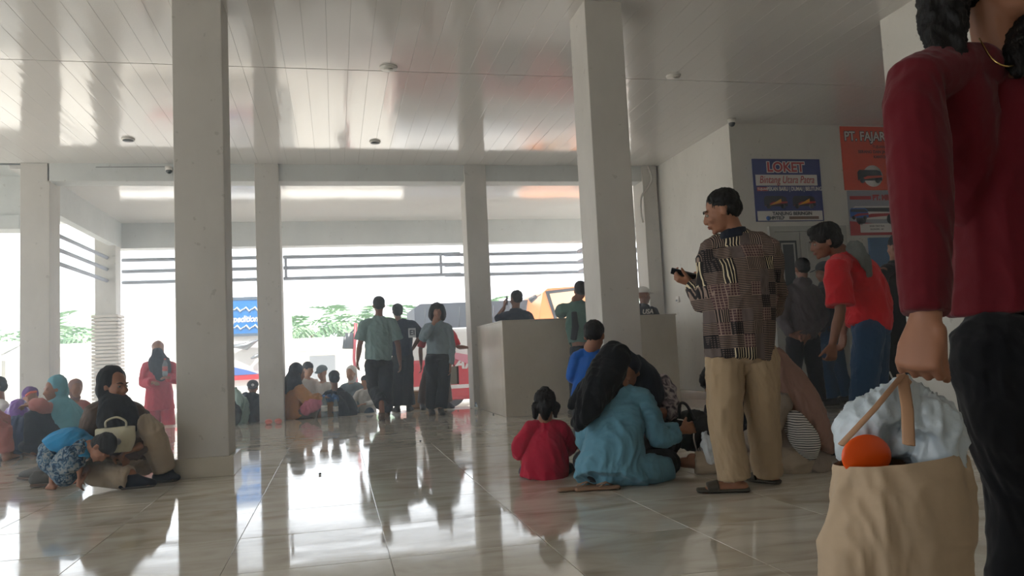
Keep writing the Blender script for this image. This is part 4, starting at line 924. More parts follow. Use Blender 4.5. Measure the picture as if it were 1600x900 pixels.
# grey jacket man, hands behind his back
Y = 8.0
J = dict(neck=A(1253, 437, Y), shl=A(1232, 455, Y), shr=A(1275, 455, Y), ell=A(1222, 498, Y - .03), wrl=A(1238, 524, Y - .17), elr=A(1285, 498, Y - .03), wrr=A(1262, 527, Y - .18),
         hil=A(1243, 530, Y), hir=A(1266, 530, Y), knl=A(1240, 590, Y), knr=A(1275, 590, Y), anl=A(1240, 642, Y), anr=A(1281, 640, Y))
for q, dx in (('l', -.03), ('r', .03)): J['an' + q].z = .09; J['to' + q] = V((J['an' + q].x + dx, Y + .2, 0))
person('man in grey jacket with hands clasped behind his back', (J['anl'].x + .13, Y, 0), J, HD(A(1253, 420, Y), (.15, 1, -.1), k=1.0), 1.0, 'skin_dark', .011,
    hands=dict(l=(V((1, -.1, -.25)), V((0, -1, 0)), 1, .6), r=(V((-1, -.1, -.1)), V((0, -1, 0)), 1, .6)),
    top=dict(m=C['greyjk'], hem=A(1254, 528, Y), h=(.165, .13), w=(.18, .14), c=(.19, .14), u=(.16, .1), slv=(.07, .06, .05), len=1.9, fold=.012, name='jacket', extra=[('ell', A(1254, 441, Y - .03), (.1, .08, .05))]),
    bottom=dict(m=C['blackc'], r=(.1, .08, .08)), hair=dict(kind='cropped'), shoes=dict(m=C['blackshoe']), seed=9)
# capped man in jeans between them
Y = 8.5
J = dict(neck=A(1290, 440, Y), shl=A(1285, 458, Y - .15), shr=A(1293, 458, Y + .15), ell=A(1288, 500, Y - .2), wrl=A(1280, 520, Y - .12), elr=A(1298, 500, Y + .2), wrr=A(1290, 520, Y + .2),
         hil=A(1292, 530, Y - .08), hir=A(1302, 530, Y + .08), knl=A(1291, 580, Y - .1), knr=A(1312, 580, Y + .1), anl=A(1303, 625, Y - .1), anr=A(1325, 625, Y + .1))
for q in 'lr': J['an' + q].z = .09; J['to' + q] = V((J['an' + q].x - .18, J['an' + q].y, 0))
cm = person('man in a cap and jeans standing behind the red shirt', (J['anl'].x + .1, Y, 0), J, HD(A(1287, 425, Y), (-1, .2, -.15)), 1.0, 'skin_dark', .012,
    top=dict(m=C['dkgrey'], hem=A(1297, 535, Y), len=1.8, fold=.008, name='jacket'), bottom=dict(m=C['jeans'], r=(.1, .085, .085)), hair={}, shoes=dict(m=C['blackshoe']), seed=10)
def cap(parent, hc, Rm, s, m, name='cap'):
    g = Body(); P = lambda x, y, z: V(hc) + Rm @ V((x * s, y * s, z * s))
    g.ell(P(0, -.015, .055), (.088 * s, .105 * s, .078 * s), Rm); g.build(name, m, parent, .01, 2, cuts=[(P(0, 0, .04), -Rm.col[2])])
    b = MB(); b.loft([P(0, .06, .045), P(0, .11, .04), P(0, .155, .03)], [(.075 * s, .005), (.07 * s, .005), (.04 * s, .004)], side=Rm.col[0], caps=(1, 1)); b.build('cap_brim', m, parent, True)
cap(cm, A(1287, 425, Y), frame((-1, .2, -.15)), 1, C['dkgrey'])

# red shirt man leaning
Y = 4.95
J = dict(neck=A(1312, 392, Y), shl=A(1308, 418, Y - .17), shr=A(1330, 408, Y + .17), ell=A(1313, 485, Y - .2), wrl=A(1301, 537, Y - .15), elr=A(1325, 470, Y + .25), wrr=A(1318, 520, Y + .3),
         hil=A(1358, 520, Y - .08), hir=A(1366, 518, Y + .1), knl=A(1348, 622, Y - .1), knr=A(1366, 620, Y + .14), anl=A(1345, 708, Y - .1), anr=A(1375, 708, Y + .14), chest=A(1338, 430, Y), waist=A(1358, 475, Y))
for q in 'lr': J['an' + q].z = .09; J['to' + q] = V((J['an' + q].x - .2, J['an' + q].y + .02, 0))
rm_ = person('man in bright red shirt and jeans leaning towards the door', (J['anl'].x + .06, Y, 0), J, HD(A(1288, 377, Y), (-.93, .3, -.25), (-.3, 0, 1)), 1.0, 'skin_dark', .007,
    body_torso=((.14, .11), (.13, .11), (.15, .12), (.13, .08)), hands=dict(l=(V((-.15, 0, -1)), V((0, 1, -.1)), 1, .8)),
    top=dict(m=C['redshirt'], hem=A(1356, 512, Y), h=(.16, .15), w=(.155, .15), c=(.175, .15), u=(.15, .1), slv=(.088, .092, .05), len=.88, fold=.009, name='t_shirt'),
    bottom=dict(m=C['jeans'], r=(.105, .085, .08), hip=(.15, .13)), hair=dict(kind='quiff', k=1.08), shoes=dict(m=C['blackshoe']), face=True, seed=11)
g = Body(); g.loft([A(1326, 385, Y - .06), A(1338, 388, Y - .14), A(1350, 404, Y - .17), A(1359, 430, Y - .18)], [(.04, .015), (.05, .018), (.045, .018), (.02, .012)], side=V((.6, 0, 1)))
tw = g.build('towel', C['greytowel'], None, .006, 2, .006); tag(tw, 'grey towel folded over the shoulder of the red shirt', 'towel')
# black clothed person with a green basket
Y = 6.4
J = dict(neck=A(1400, 405, Y), shl=A(1380, 425, Y - .1), shr=A(1425, 425, Y + .1), ell=A(1372, 490, Y - .1), wrl=A(1380, 560, Y - .1), elr=A(1432, 490, Y + .1), wrr=A(1430, 550, Y), hil=A(1388, 520, Y), hir=A(1412, 520, Y), knl=A(1387, 600, Y), knr=A(1413, 600, Y), anl=A(1387, 660, Y), anr=A(1413, 660, Y))
for q in 'lr': J['an' + q].z = .09; J['to' + q] = V((J['an' + q].x, Y + .2, 0))
person('person in black clothes hidden behind the maroon top', (J['anl'].x + .1, Y, 0), J, HD(A(1402, 385, Y), (-.3, 1, 0)), .98, 'skin_dark', .013, top=dict(m=C['blackc'], hem=A(1400, 540, Y), len=1.9), bottom=dict(m=C['blackc']), hair={}, shoes=dict(m=C['blackshoe']), seed=12)
p = A(1379, 613, Y - .25); r = empty('basket', p - V((0, 0, .08)), 'bright green plastic basket behind the cream tote', 'basket')
m = MB(); m.loft([p - V((0, 0, .08)), p + V((0, 0, .07))], [(.1, .08), (.13, .1)], side=V((1, 0, 0)), n=20, caps=(0, 0)); m.build('tub', mat('green_plastic', '#1f9a4c', .4), r, True)
m = MB(); m.loft([p + V((-.13, 0, .07)), p + V((-.09, 0, .17)), p + V((0, 0, .21)), p + V((.09, 0, .17)), p + V((.13, 0, .07))], [.008] * 5, n=6); m.build('handle', M['white'], r, True)

# woman with black scarf beside the left column
Y = 6.1
J = dict(neck=A(180, 628, Y + .02), shl=A(208, 645, Y + .12), shr=A(150, 645, Y), ell=A(232, 678, Y + .12), wrl=A(215, 700, Y - .12), elr=A(140, 695, Y + .02), wrr=A(175, 712, Y - .1),
         hil=A(222, 722, Y + .12), hir=A(188, 724, Y - .0), knl=A(233, 664, Y - .05), knr=A(142, 738, Y - .08), anl=A(258, 735, Y + .05), anr=A(205, 746, Y - .16), tol=V((A(290, 745, Y).x - .05, Y + .02, 0)), tor=G(240, 760))
J['anr'].z = .07; J['tol'] = V((J['anl'].x + .08, J['anl'].y, 0))
lw = person('woman in black headscarf and brown top sitting against the left column', G(195, 750), J, HD(A(180, 602, Y), (.8, -.6, -.1), (0, 0, 1)), .98, 'skin', .008,
    body_torso=((.15, .12), (.14, .11), (.145, .1), (.12, .08)), hands=dict(r=(V((1, -.4, -.2)), V((0, 0, -1)), 1, .6), l=(V((-1, -.5, -.3)), V((0, 0, -1)), 1, .6)),
    top=dict(m=C['dkbrown'], hem=A(195, 722, Y + .03), h=(.2, .16), w=(.19, .15), c=(.175, .135), u=(.14, .09), slv=(.085, .08, .06), len=1.85, fold=.01, name='blouse'),
    bottom=dict(m=C['beigep'], r=(.1, .09, .08), hip=(.18, .14), end=.97, fold=.006), hijab=dict(m=C['blackscarf'], k=1.02, extra=[('loft', [A(172, 618, Y + .04), A(182, 640, Y - .03), A(185, 665, Y - .1), A(183, 680, Y - .12)], [(.07, .07), (.12, .11), (.13, .08), (.08, .04)], V((1, .15, 0)))]),
    shoes=dict(m=C['navy']), face=True, seed=13)
# boy lying across her lap
Y = 5.95
J = dict(neck=A(140, 697, Y - .1), shl=A(132, 690, Y + .12), shr=A(127, 700, Y - .12), ell=A(145, 722, Y + .1), wrl=A(130, 745, Y - .12), elr=A(124, 722, Y - .14), wrr=A(124, 743, Y - .16), hil=A(82, 712, Y + .1), hir=A(80, 716, Y - .06), knl=A(105, 738, Y + .1), knr=A(103, 742, Y - .08), anl=A(84, 742, Y + .34), anr=A(82, 744, Y + .24))
J['tol'] = J['anl'] + V((-.05, .05, -.02)); J['tor'] = J['anr'] + V((-.05, .05, -.02)); J['tol'].z = .0; J['tor'].z = .0; J['waist'] = A(98, 697, Y + .02); J['chest'] = A(117, 691, Y)
person('boy in blue shirt and printed shorts bent face down on the lap', G(100, 750), J, HD(A(160, 700, Y - .16), (.3, -.3, -.9), (.85, -.2, .35), 1.25), .62, 'skin', .008,
    body_torso=((.16, .14), (.16, .14), (.16, .13), (.12, .1)), top=dict(m=C['teal'], hem=A(80, 708, Y), h=(.21, .17), w=(.22, .18), c=(.2, .16), u=(.15, .12), slv=(.1, .1, .06), len=.7, fold=.008, name='shirt'), bottom=dict(m=C['boyprint'], r=(.14, .12, .1), hip=(.22, .17), end=.3, name='shorts'), hair={}, hands=dict(r=(V((.1, -.2, -1)), V((1, 0, 0)), 1, .3, 1.1)), torso_side=V((0, 1, 0)), seed=14)
C['boyblue'] = cloth('bright_blue_cloth', '#2a86b8')
for o in list(bpy.data.objects):
    if o.name.startswith('shirt') and o.data and o.data.materials and o.data.materials[0] == C['teal'] and o.parent and 'face down' in o.parent.get('label', ''):
        o.data.materials[0] = C['boyblue']; g = Body(); g.loft([A(127, 698, 5.84), A(118, 712, 5.8), A(100, 722, 5.82), A(85, 726, 5.85)], [(.05, .05), (.09, .06), (.09, .06), (.05, .05)], side=V((.3, 0, 1))); g.build('printed_panel', C['boyprint'], o.parent, .008, 3, .004)
# grey sneakers
def sneaker(label, p, ang, m, tilt=0):
    r = empty('sneaker', p, label, 'shoe', 'grey sneakers by the boy', ang)
    g = Body(); g.loft([(-.11, 0, .05), (-.06, 0, .055), (.03, 0, .048), (.12, 0, .035)], [(.034, .04), (.04, .045), (.048, .036), (.042, .025)], side=V((0, 1, 0))); g.loft([(-.075, 0, .05), (-.075, 0, .105)], [(.035, .05), (.035, .045)], side=V((0, 1, 0)), caps=(0, 0)); g.build('upper', m, r, .006, 2, world_space=False)
    b = MB(); b.loft([(-.12, 0, .014), (0, 0, .014), (.13, 0, .017)], [(.042, .014), (.046, .014), (.05, .015)], side=V((0, 1, 0)), caps=(1, 1)); b.build('sole', C['dkbrown'], r, True, False)
    b = MB()
    for k in range(4): b.loft([(.0 + k * .02, -.025, .082 - k * .006), (.0 + k * .02, .025, .082 - k * .006)], [.003] * 2, n=5)
    b.build('lace', M['white'], r, True, False)
    r.rotation_euler = (tilt, 0, ang); r.scale = (1.12, 1.12, 1.12); return r
sneaker('grey sneaker lying nearer the camera beside the boy', G(84, 759), .1, C['sneaker']); sneaker('brownish grey sneaker behind the nearer one, heel up', G(56, 750) + V((0, 0, .0)), 2.5, C['sneaker'])

# white handbag
p = A(181, 700, 5.93); r = empty('handbag', V((p.x, p.y, .18)), 'cream white handbag on the lap of the brown top woman', 'bag')
C['cream'] = mat('cream_leather', '#b8b298', .5, var=.05)
g = Body(); g.loft([A(181, 706, 5.93), A(181, 690, 5.93), A(180, 668, 5.93)], [(.1, .05), (.125, .055), (.13, .03)], side=V((1, 0, .05)), caps=(0, 0)); g.build('bag_body', C['cream'], r, .008, 3, .003)
for dy in (-.03, .03):
    m = MB(); m.loft([A(165, 668, 5.93 + dy), A(166, 658, 5.93 + dy), A(182, 652, 5.93 + dy), A(196, 658, 5.93 + dy), A(197, 668, 5.93 + dy)], [.007] * 5, n=7, sub=4); m.build('handle', C['cream'], r, True)
m = MB(); m.ell(A(184, 690, 5.865), (.022, .01, .022)); m.build('clasp', M['steel'], r, True)

# teal scarf woman further left
Y = 9.1
J = dict(neck=A(88, 628, Y), shl=A(72, 640, Y - .15), shr=A(102, 640, Y + .1), ell=A(62, 632, Y - .25), wrl=A(48, 633, Y - .2), elr=A(85, 650, Y + .25), wrr=A(60, 635, Y + .1), hil=A(98, 692, Y - .08), hir=A(102, 690, Y + .12), knl=A(57, 640, Y - .15), knr=A(58, 642, Y + .1), anl=A(52, 695, Y - .15), anr=A(48, 694, Y + .1), tol=G(30, 706), tor=G(33, 702))
person('woman in teal headscarf sitting with raised dark knees', G(85, 708), J, HD(A(84, 608, Y), (-.8, -.55, -.15)), .98, 'skin', .011,
    top=dict(m=C['rose'], hem=A(98, 695, Y), h=(.2, .17), w=(.18, .15), c=(.17, .13), slv=(.07, .065, .06), len=1.8, name='tunic'), bottom=dict(m=C['navy'], r=(.11, .1, .09), hip=(.19, .15), end=.93, name='skirt', extra=[('loft', [A(95, 697, Y), A(70, 697, Y - .1), A(40, 697, Y - .1)], [(.16, .1), (.15, .09), (.08, .06)], V((0, 1, 0)))]),
    hijab=dict(m=C['teal'], k=1.05, extra=[('loft', [A(94, 622, Y + .05), A(95, 640, Y), A(100, 662, Y), A(105, 690, Y)], [(.07, .07), (.17, .17), (.21, .18), (.15, .12)], V((1, 0, 0)))]), seed=15)
# purple hooded child, white shirted back, edge-of-frame sitter, brown scarfed child
Y = 9.9
def sitter(label, px, pyh, Y, s, topm, botm, d, k=1.0, skin='skin', hair=None, hijab=None, wide=1.0, drop=None, vox=.013, seed=0, base=None, zb=0.0, top=None, knee=1, hemn='shirt'):
    """person sitting on the floor with drawn up legs; the head centre is seen at (px, pyh)"""
    hc = A(px, pyh, Y); d = V(d); d.z = 0; d.normalize(); sd = d.cross(V((0, 0, 1)))      # sd = right
    hh = hc.z - zb; nz = hc.z - .17 * s * k; c = V((hc.x, hc.y, 0)) - d * .04 * s
    def Q(r, f, z): return V((c.x, c.y, 0)) + sd * r * s + d * f * s + V((0, 0, z))
    J = dict(neck=Q(0, 0, nz), shl=Q(-.17, 0, nz - .06 * s), shr=Q(.17, 0, nz - .06 * s), ell=Q(-.25, .12, nz - .26 * s), wrl=Q(-.1, .33, nz - .28 * s), elr=Q(.25, .12, nz - .26 * s), wrr=Q(.1, .33, nz - .28 * s),
             hil=Q(-.09, -.08, zb + .1 * s), hir=Q(.09, -.08, zb + .1 * s), knl=Q(-.2 if knee else -.3, .3, zb + (.36 if knee else .1) * s), knr=Q(.2 if knee else .3, .3, zb + (.36 if knee else .1) * s), anl=Q(-.1, .46 if knee else .25, zb + .07 * s), anr=Q(.1, .46 if knee else .25, zb + .07 * s))
    for q in 'lr': t_ = J['an' + q] + d * .14 * s; t_.z = zb; J['to' + q] = t_
    T = dict(m=topm, hem=Q(0, -.08, zb + .05 * s), h=(.19 * wide, .15 * wide), w=(.17 * wide, .14 * wide), c=(.165 * wide, .125 * wide), len=1.85, name=hemn); T.update(top or {})
    hd = HD(hc, (d.x, d.y, -.2), k=k)
    return person(label, (c.x, c.y, zb), J, hd, s, skin, vox, top=T, bottom=dict(m=botm, r=(.1, .085, .075)), hair=hair, hijab=hijab, seed=seed), hc, frame((d.x, d.y, -.2)), J
o, hc, Rm, JJ = sitter('child in a purple hood with an orange headband', 48, 622, 9.9, .75, C['purple'], C['navy'], (.5, -1, 0), 1.2, hijab=dict(m=C['purple']), wide=1.1, seed=16)
m = MB(); m.loft([A(41, 618, 9.8), A(48, 613, 9.76), A(56, 612, 9.8)], [.014] * 3, n=6, caps=(1, 1)); m.build('headband', mat('orange_band', '#c8543a', .7), o, True)
sitter('person in white shirt bent forward at the far left edge', -6, 605, 10.2, .95, C['whitec'], C['navy'], (-.8, -.5, 0), 1, hair={}, wide=1.15, seed=17)
sitter('child in rose clothes and brown scarf behind the teal scarf', 119, 608, 10.1, .72, C['rose'], C['rose'], (.6, -1, 0), 1.15, hijab=dict(m=C['brownsc']), wide=1.05, seed=18)
Y = 8.6
J = dict(neck=A(-60, 620, Y), shl=A(-55, 635, Y - .15), shr=A(-55, 635, Y + .15), ell=A(-30, 660, Y - .15), wrl=A(-10, 668, Y - .1), elr=A(-30, 655, Y + .2), wrr=A(-8, 655, Y + .15), hil=A(-50, 705, Y - .1), hir=A(-50, 703, Y + .1), knl=A(3, 662, Y - .1), knr=A(0, 645, Y + .15), anl=A(10, 700, Y - .08), anr=A(8, 690, Y + .15), tol=G(26, 714), tor=G(24, 704))
J['anl'].z = .08; J['anr'].z = .08; Q_ = A(-62, 597, Y)
person('sitter at the left frame edge with a rose coloured shin', G(-30, 712), J, HD(Q_, (1, -.2, 0)), .95, 'skin', .012, top=dict(m=C['navy'], len=1.8), bottom=dict(m=C['rose'], r=(.1, .08, .07)), hair={}, seed=19)
# bags at the far left
def sack(name, label, cat, pts, rad, m, side=(1, 0, 0), group=None, vox=.01, fold=.012, parts=(), base=None, pn='bag_body'):
    b = base if base is not None else V((pts[0].x, pts[0].y, max(-.5, min(q.z for q in pts) - .05)))
    r = empty(name, b, label, cat, group); g = Body(); g.loft(pts, rad, side=V(side)); g.build(pn, m, r, vox, 3, fold, .12)
    for nm, P_, rr, mm in parts:
        k = MB(); k.loft(P_, [rr] * len(P_), n=7, sub=4); k.build(nm, mm, r, True)
    return r
sack('bundle', 'shiny purple cloth bundle beside the teal scarf woman', 'bag', [A(28, 668, 9.4), A(27, 652, 9.4), A(29, 636, 9.4)], [(.12, .1), (.14, .12), (.08, .08)], mat('purple_satin', '#6b3f92', .35))
sack('travel_bag', 'dark blue travel bag under the purple bundle', 'bag', [A(28, 690, 9.2), A(28, 677, 9.2), A(28, 665, 9.2)], [(.16, .12), (.17, .13), (.12, .1)], mat('blue_nylon', '#2a3f66', .6))
# red dressed woman standing by the step
Y = 12.75; zb = -.25
J = dict(neck=A(248, 562, Y), shl=A(268, 572, Y), shr=A(230, 572, Y), ell=A(276, 592, Y - .1), wrl=A(262, 590, Y - .3), elr=A(225, 598, Y), wrr=A(240, 598, Y - .28), hil=A(258, 612, Y), hir=A(240, 612, Y), knl=A(262, 640, Y), knr=A(240, 640, Y), anl=A(264, 670, Y), anr=A(240, 672, Y))
for q in 'lr': J['an' + q].z = zb + .08; J['to' + q] = V((J['an' + q].x, Y - .18, zb))
o = person('woman in red with dark scarf standing and holding a bottle', (J['hil'].x - .1, Y, zb), J, HD(A(246, 546, Y), (.05, -1, -.1)), .93, 'skin', .012, top=dict(m=C['redtop'], hem=A(249, 640, Y), h=(.23, .18), viahip=(.2, .16), w=(.18, .14), c=(.18, .14), slv=(.085, .08, .07), len=1.85, name='tunic'), bottom=dict(m=C['redtop'], r=(.11, .1, .1)), hijab=dict(m=C['brownsc'], k=.98), seed=20)
g = Body(); g.loft([A(246, 552, Y - .1), A(248, 565, Y - .1), A(252, 580, Y - .14), A(250, 592, Y - .14)], [(.08, .08), (.15, .09), (.14, .06), (.06, .03)], side=V((1, 0, 0))); g.build('neck_scarf', C['navy'], o, .012, 3, .008)
M['bottle'] = mat('clear_plastic', '#c7d8de', .08, trans=.75, spec=.6); M['bottle'].node_tree.nodes['Principled BSDF'].inputs['IOR'].default_value = 1.2; M['label'] = mat('red_label', '#b33a30', .5); M['bcap'] = mat('blue_cap', '#3b76b8', .4)
def bottle(label, p, h=.22, rad=.032, lab=None, group='plastic water bottles'):
    r = empty('water_bottle', p, label, 'bottle', group)
    m = MB(); m.loft([(0, 0, .002), (0, 0, h * .12), (0, 0, h * .62), (0, 0, h * .8), (0, 0, h * .93)], [rad * .95, rad, rad, rad * .6, rad * .36], n=16, caps=(0, 0), sub=3); m.build('shell', M['bottle'], r, True, False)
    m = MB(); m.loft([(0, 0, h * .92), (0, 0, h)], [rad * .42] * 2, n=12, caps=(0, 0)); m.build('cap', lab or M['bcap'], r, False, False)
    m = MB(); m.loft([(0, 0, h * .3), (0, 0, h * .55)], [rad * 1.03] * 2, n=16, caps=(0, 0)); m.build('label_band', lab or M['white'], r, True, False)
    return r
bottle('clear bottle with red label held by the woman in red', A(258, 588, Y - .36), .26, .036, M['label'])
# ochre woman by the far column
Y = 12.0
J = dict(neck=A(458, 600, Y), shl=A(468, 612, Y - .17), shr=A(468, 610, Y + .15), ell=A(487, 628, Y - .18), wrl=A(503, 622, Y - .1), elr=A(485, 625, Y + .2), wrr=A(503, 620, Y + .1), hil=A(462, 648, Y - .08), hir=A(462, 647, Y + .12), knl=A(487, 640, Y - .15), knr=A(492, 638, Y + .1), anl=A(500, 650, Y - .2), anr=A(505, 650, Y + .05), chest=A(460, 618, Y), waist=A(458, 635, Y))
J['anl'].z = .06; J['anr'].z = .06; J['tol'] = V((J['anl'].x + .14, J['anl'].y, 0)); J['tor'] = V((J['anr'].x + .14, J['anr'].y, 0))
person('woman in ochre top and dark scarf sitting by the far column', (A(465, 650, Y).x, Y, 0), J, HD(A(466, 583, Y), (.95, .25, -.25), (.2, 0, 1)), 1.0, 'skin', .011, top=dict(m=C['ochre'], hem=A(465, 652, Y), h=(.23, .2), w=(.2, .17), c=(.17, .145), slv=(.085, .08, .06), len=1.85, fold=.011, name='tunic'), bottom=dict(m=C['dkbrown'], r=(.11, .1, .09)),
    hijab=dict(m=C['navy'], k=1.08, extra=[('loft', [A(459, 590, Y), A(456, 600, Y), A(448, 618, Y), A(444, 630, Y)], [(.11, .12), (.14, .15), (.08, .1), (.03, .05)], V((1, 0, .3)))]), seed=21)
sack('cloth_bag', 'pink cloth bag in the lap of the ochre woman', 'bag', [A(478, 640, 11.75), A(487, 634, 11.75), A(498, 632, 11.75)], [(.08, .07), (.1, .08), (.06, .06)], mat('pink_cloth', '#b8687a', .8))
bottle('big clear bottle in front of the ochre woman', V((A(507, 655, 11.72).x, 11.72, 0)), .33, .045); bottle('small clear bottle beside the dark backpack', V((A(525, 652, 11.78).x, 11.78, 0)), .28, .036)
C['pink'] = mat('pink_rubber', '#d3877e', .5)
for q, l in ((420, 'pink rubber slipper at the far column, left one'), (435, 'pink rubber slipper at the far column, right one')):
    sandal(l, V((A(q, 655, 11.3).x, 11.25, 0)), R(-82), C['pink'], .22, 'pink slippers', True, .016, 'slipper')
# navy child with backpack, capped boy, white shirted child at the edge
o, hc, Rm, JJ = sitter('child in navy with black hair facing the yard, backpack beside', 522, 592, 12.1, .72, C['navykid'], C['navykid'], (-.2, 1, 0), 1.35, 'skin_dark', hair={}, wide=1.1, seed=22)
sack('backpack', 'big dark backpack standing beside the navy child', 'backpack', [A(540, 649, 12.0), A(538, 636, 12.0), A(534, 620, 12.0), A(531, 612, 12.0)], [(.17, .12), (.17, .13), (.12, .1), (.05, .05)], C['charcoal'], parts=[('strap', [A(530, 618, 11.88), A(540, 630, 11.84), A(545, 645, 11.86)], .012, M['dark'])])
sack('paper_bag', 'ochre paper bag between the two clear bottles', 'bag', [A(516, 652, 11.95), A(516, 632, 11.95)], [(.07, .05), (.075, .05)], mat('ochre_paper', '#a87a48', .8), fold=.002)
sack('blue_bundle', 'blue cloth bundle lying over the paper bag', 'bag', [A(510, 624, 11.95), A(520, 621, 11.95), A(530, 626, 11.95)], [.05, .06, .05], mat('blue_cloth', '#28507c', .8))
o, hc, Rm, JJ = sitter('boy in dark cap and white shirt with folded knees', 395, 607, 12.2, .8, C['whitec'], C['charcoal'], (.1, -1, 0), 1.1, hair={}, seed=23)
cap(o, hc, Rm, .95, C['dkgrey']); m = MB(); m.ell(hc + Rm @ V((0, .1, .075)), (.022, .012, .02), Rm); m.build('cap_badge', M['vwhite'], o, True)
sack('backpack', 'black backpack in the lap of the capped boy', 'backpack', [A(396, 652, 11.75), A(395, 636, 11.75), A(395, 620, 11.75)], [(.11, .08), (.14, .09), (.1, .06)], C['charcoal'])
sitter('person in navy partly behind the left column', 352, 590, 12.0, .95, C['navyshirt'], C['navyshirt'], (.4, 1, 0), 1, hijab=dict(m=C['navyshirt'], k=1.1), wide=1.15, seed=24)
sack('carrier_bag', 'greyish green carrier bag right of the left column', 'bag', [A(376, 655, 11.7), A(377, 640, 11.7), A(374, 625, 11.7), A(368, 608, 11.7)], [(.11, .09), (.12, .1), (.09, .08), (.03, .03)], mat('pale_green_plastic', '#8aa39c', .4), fold=.015)
sack('duffel_bag', 'dark bag on the floor before the carrier bag', 'bag', [A(362, 660, 11.4), A(366, 645, 11.4), A(364, 632, 11.4)], [(.09, .1), (.09, .1), (.05, .05)], C['charcoal'])
# people sitting on the step outside
for px, py, l, tm, kw in ((482, 577, 'man in white shirt on the step behind the ochre woman', 'white', dict(hair={})), (503, 583, 'man in grey cap and white shirt on the step', 'white', dict(hair=None)), (548, 584, 'woman in white scarf and grey top on the step', 'greysw', dict(hijab=dict(m=C['white']))), (570, 596, 'child in white top sitting between the walkers legs', 'white', dict(hair={}))):
    zb_ = -.25; Y_ = 12.9 if px < 560 else 12.55
    o, hc, Rm, JJ = sitter(l, px, py, Y_, .95 if px < 560 else .75, C[tm], C['jeans'] if px != 548 else C['greysw'], (.8 if px < 500 else -.5, -1, 0), .98, 'skin_light', zb=zb_, wide=1.1, seed=px, **kw)
    if px == 503: cap(o, hc, Rm, .98, C['greysw'])
# walking man in sage shirt
Y = 10.9
J = dict(neck=A(592, 493, Y), shl=A(570, 506, Y), shr=A(613, 505, Y), ell=A(562, 540, Y), wrl=A(559, 562, Y - .05), elr=A(622, 540, Y), wrr=A(625, 566, Y), hil=A(582, 570, Y), hir=A(602, 570, Y), knl=A(585, 608, Y + .15), knr=A(603, 608, Y), anl=A(596, 628, Y - .28), anr=A(605, 645, Y + .1))
J['anl'].z = .2; J['tol'] = V((J['anl'].x, Y - .2, .0)); J['anr'].z = .09; J['tor'] = V((J['anr'].x, Y + .3, 0))
o = person('man in sage green shirt walking towards the yard', (J['anl'].x, Y - .1, 0), J, HD(A(592, 477, Y), (0, 1, 0)), 1.02, 'skin_dark', .0105, body_torso=((.15, .12), (.15, .12), (.16, .12), (.13, .08)),
    top=dict(m=C['sage'], hem=A(591, 562, Y), h=(.175, .14), w=(.175, .145), c=(.185, .14), u=(.16, .09), slv=(.08, .085, .05), len=.75, fold=.008, name='t_shirt'), bottom=dict(m=C['charcoal'], r=(.105, .09, .08)), hair=dict(kind='cropped', k=1.02), shoes=dict(m=C['dkbrown']), seed=26)
# man with lettering on his back, hand on hip
Y = 12.0
J = dict(neck=A(622, 500, Y), shl=A(608, 510, Y), shr=A(645, 507, Y), ell=A(606, 540, Y), wrl=A(610, 565, Y), elr=A(657, 524, Y - .03), wrr=A(645, 545, Y), hil=A(622, 560, Y), hir=A(637, 560, Y), knl=A(619, 603, Y), knr=A(637, 603, Y), anl=A(621, 640, Y), anr=A(639, 638, Y))
for q in 'lr': J['an' + q].z = .09; J['to' + q] = V((J['an' + q].x + (.05 if q == 'r' else -.04), Y + .18, 0))
o = person('man in navy shirt with white box lettering, hand on hip', (J['anl'].x + .08, Y, 0), J, HD(A(621, 487, Y), (-.1, 1, 0)), .97, 'skin_dark', .012,
    top=dict(m=C['navyshirt'], hem=A(628, 556, Y), h=(.16, .13), w=(.15, .125), c=(.17, .13), slv=(.07, .07, .05), len=1.0, name='t_shirt'), bottom=dict(m=C['charcoal'], r=(.095, .088, .1)), hair={}, shoes=dict(m=C['blackshoe']), seed=27)
m = MB(); p = A(644, 520, Y - .155); m.box(p + V((-.055, 0, -.07)), p + V((.055, .03, .07)), bevel=.006); m.build('printed_box', mat('print_white', '#c8ccd0', .7), o); text(o, 'EI', p + V((0, -.003, 0)), .11, C['navyshirt'], bold=.002)
# grey sweater woman, hand at her mouth
Y = 10.95
J = dict(neck=A(683, 500, Y), shl=A(700, 512, Y), shr=A(667, 512, Y), ell=A(705, 543, Y), wrl=A(703, 572, Y - .05), elr=A(661, 528, Y - .18), wrr=A(678, 505, Y - .25), hil=A(694, 560, Y), hir=A(675, 560, Y), knl=A(693, 605, Y), knr=A(675, 603, Y + .05), anl=A(689, 645, Y - .05), anr=A(674, 640, Y + .12))
for q in 'lr': J['an' + q].z = .09; J['to' + q] = V((J['an' + q].x, J['an' + q].y - .17, 0))
person('woman in grey sweater walking in with hand at her mouth', (J['anl'].x - .06, Y, 0), J, HD(A(683, 486, Y), (-.05, -1, -.15)), .95, 'skin', .0105, hands=dict(r=(V((.35, 0, .9)), V((.3, 1, 0)), 1, .9), l=(V((0, -.1, -1)), V((-1, 0, 0)), 1, .5)),
    top=dict(m=C['greysw'], hem=A(684, 553, Y), h=(.165, .13), w=(.16, .125), c=(.165, .13), slv=(.066, .062, .05), len=1.9, name='sweater'), bottom=dict(m=C['charcoal'], r=(.1, .088, .085)), hair=dict(kind='bob'), shoes=dict(m=C['blackshoe']), seed=28)
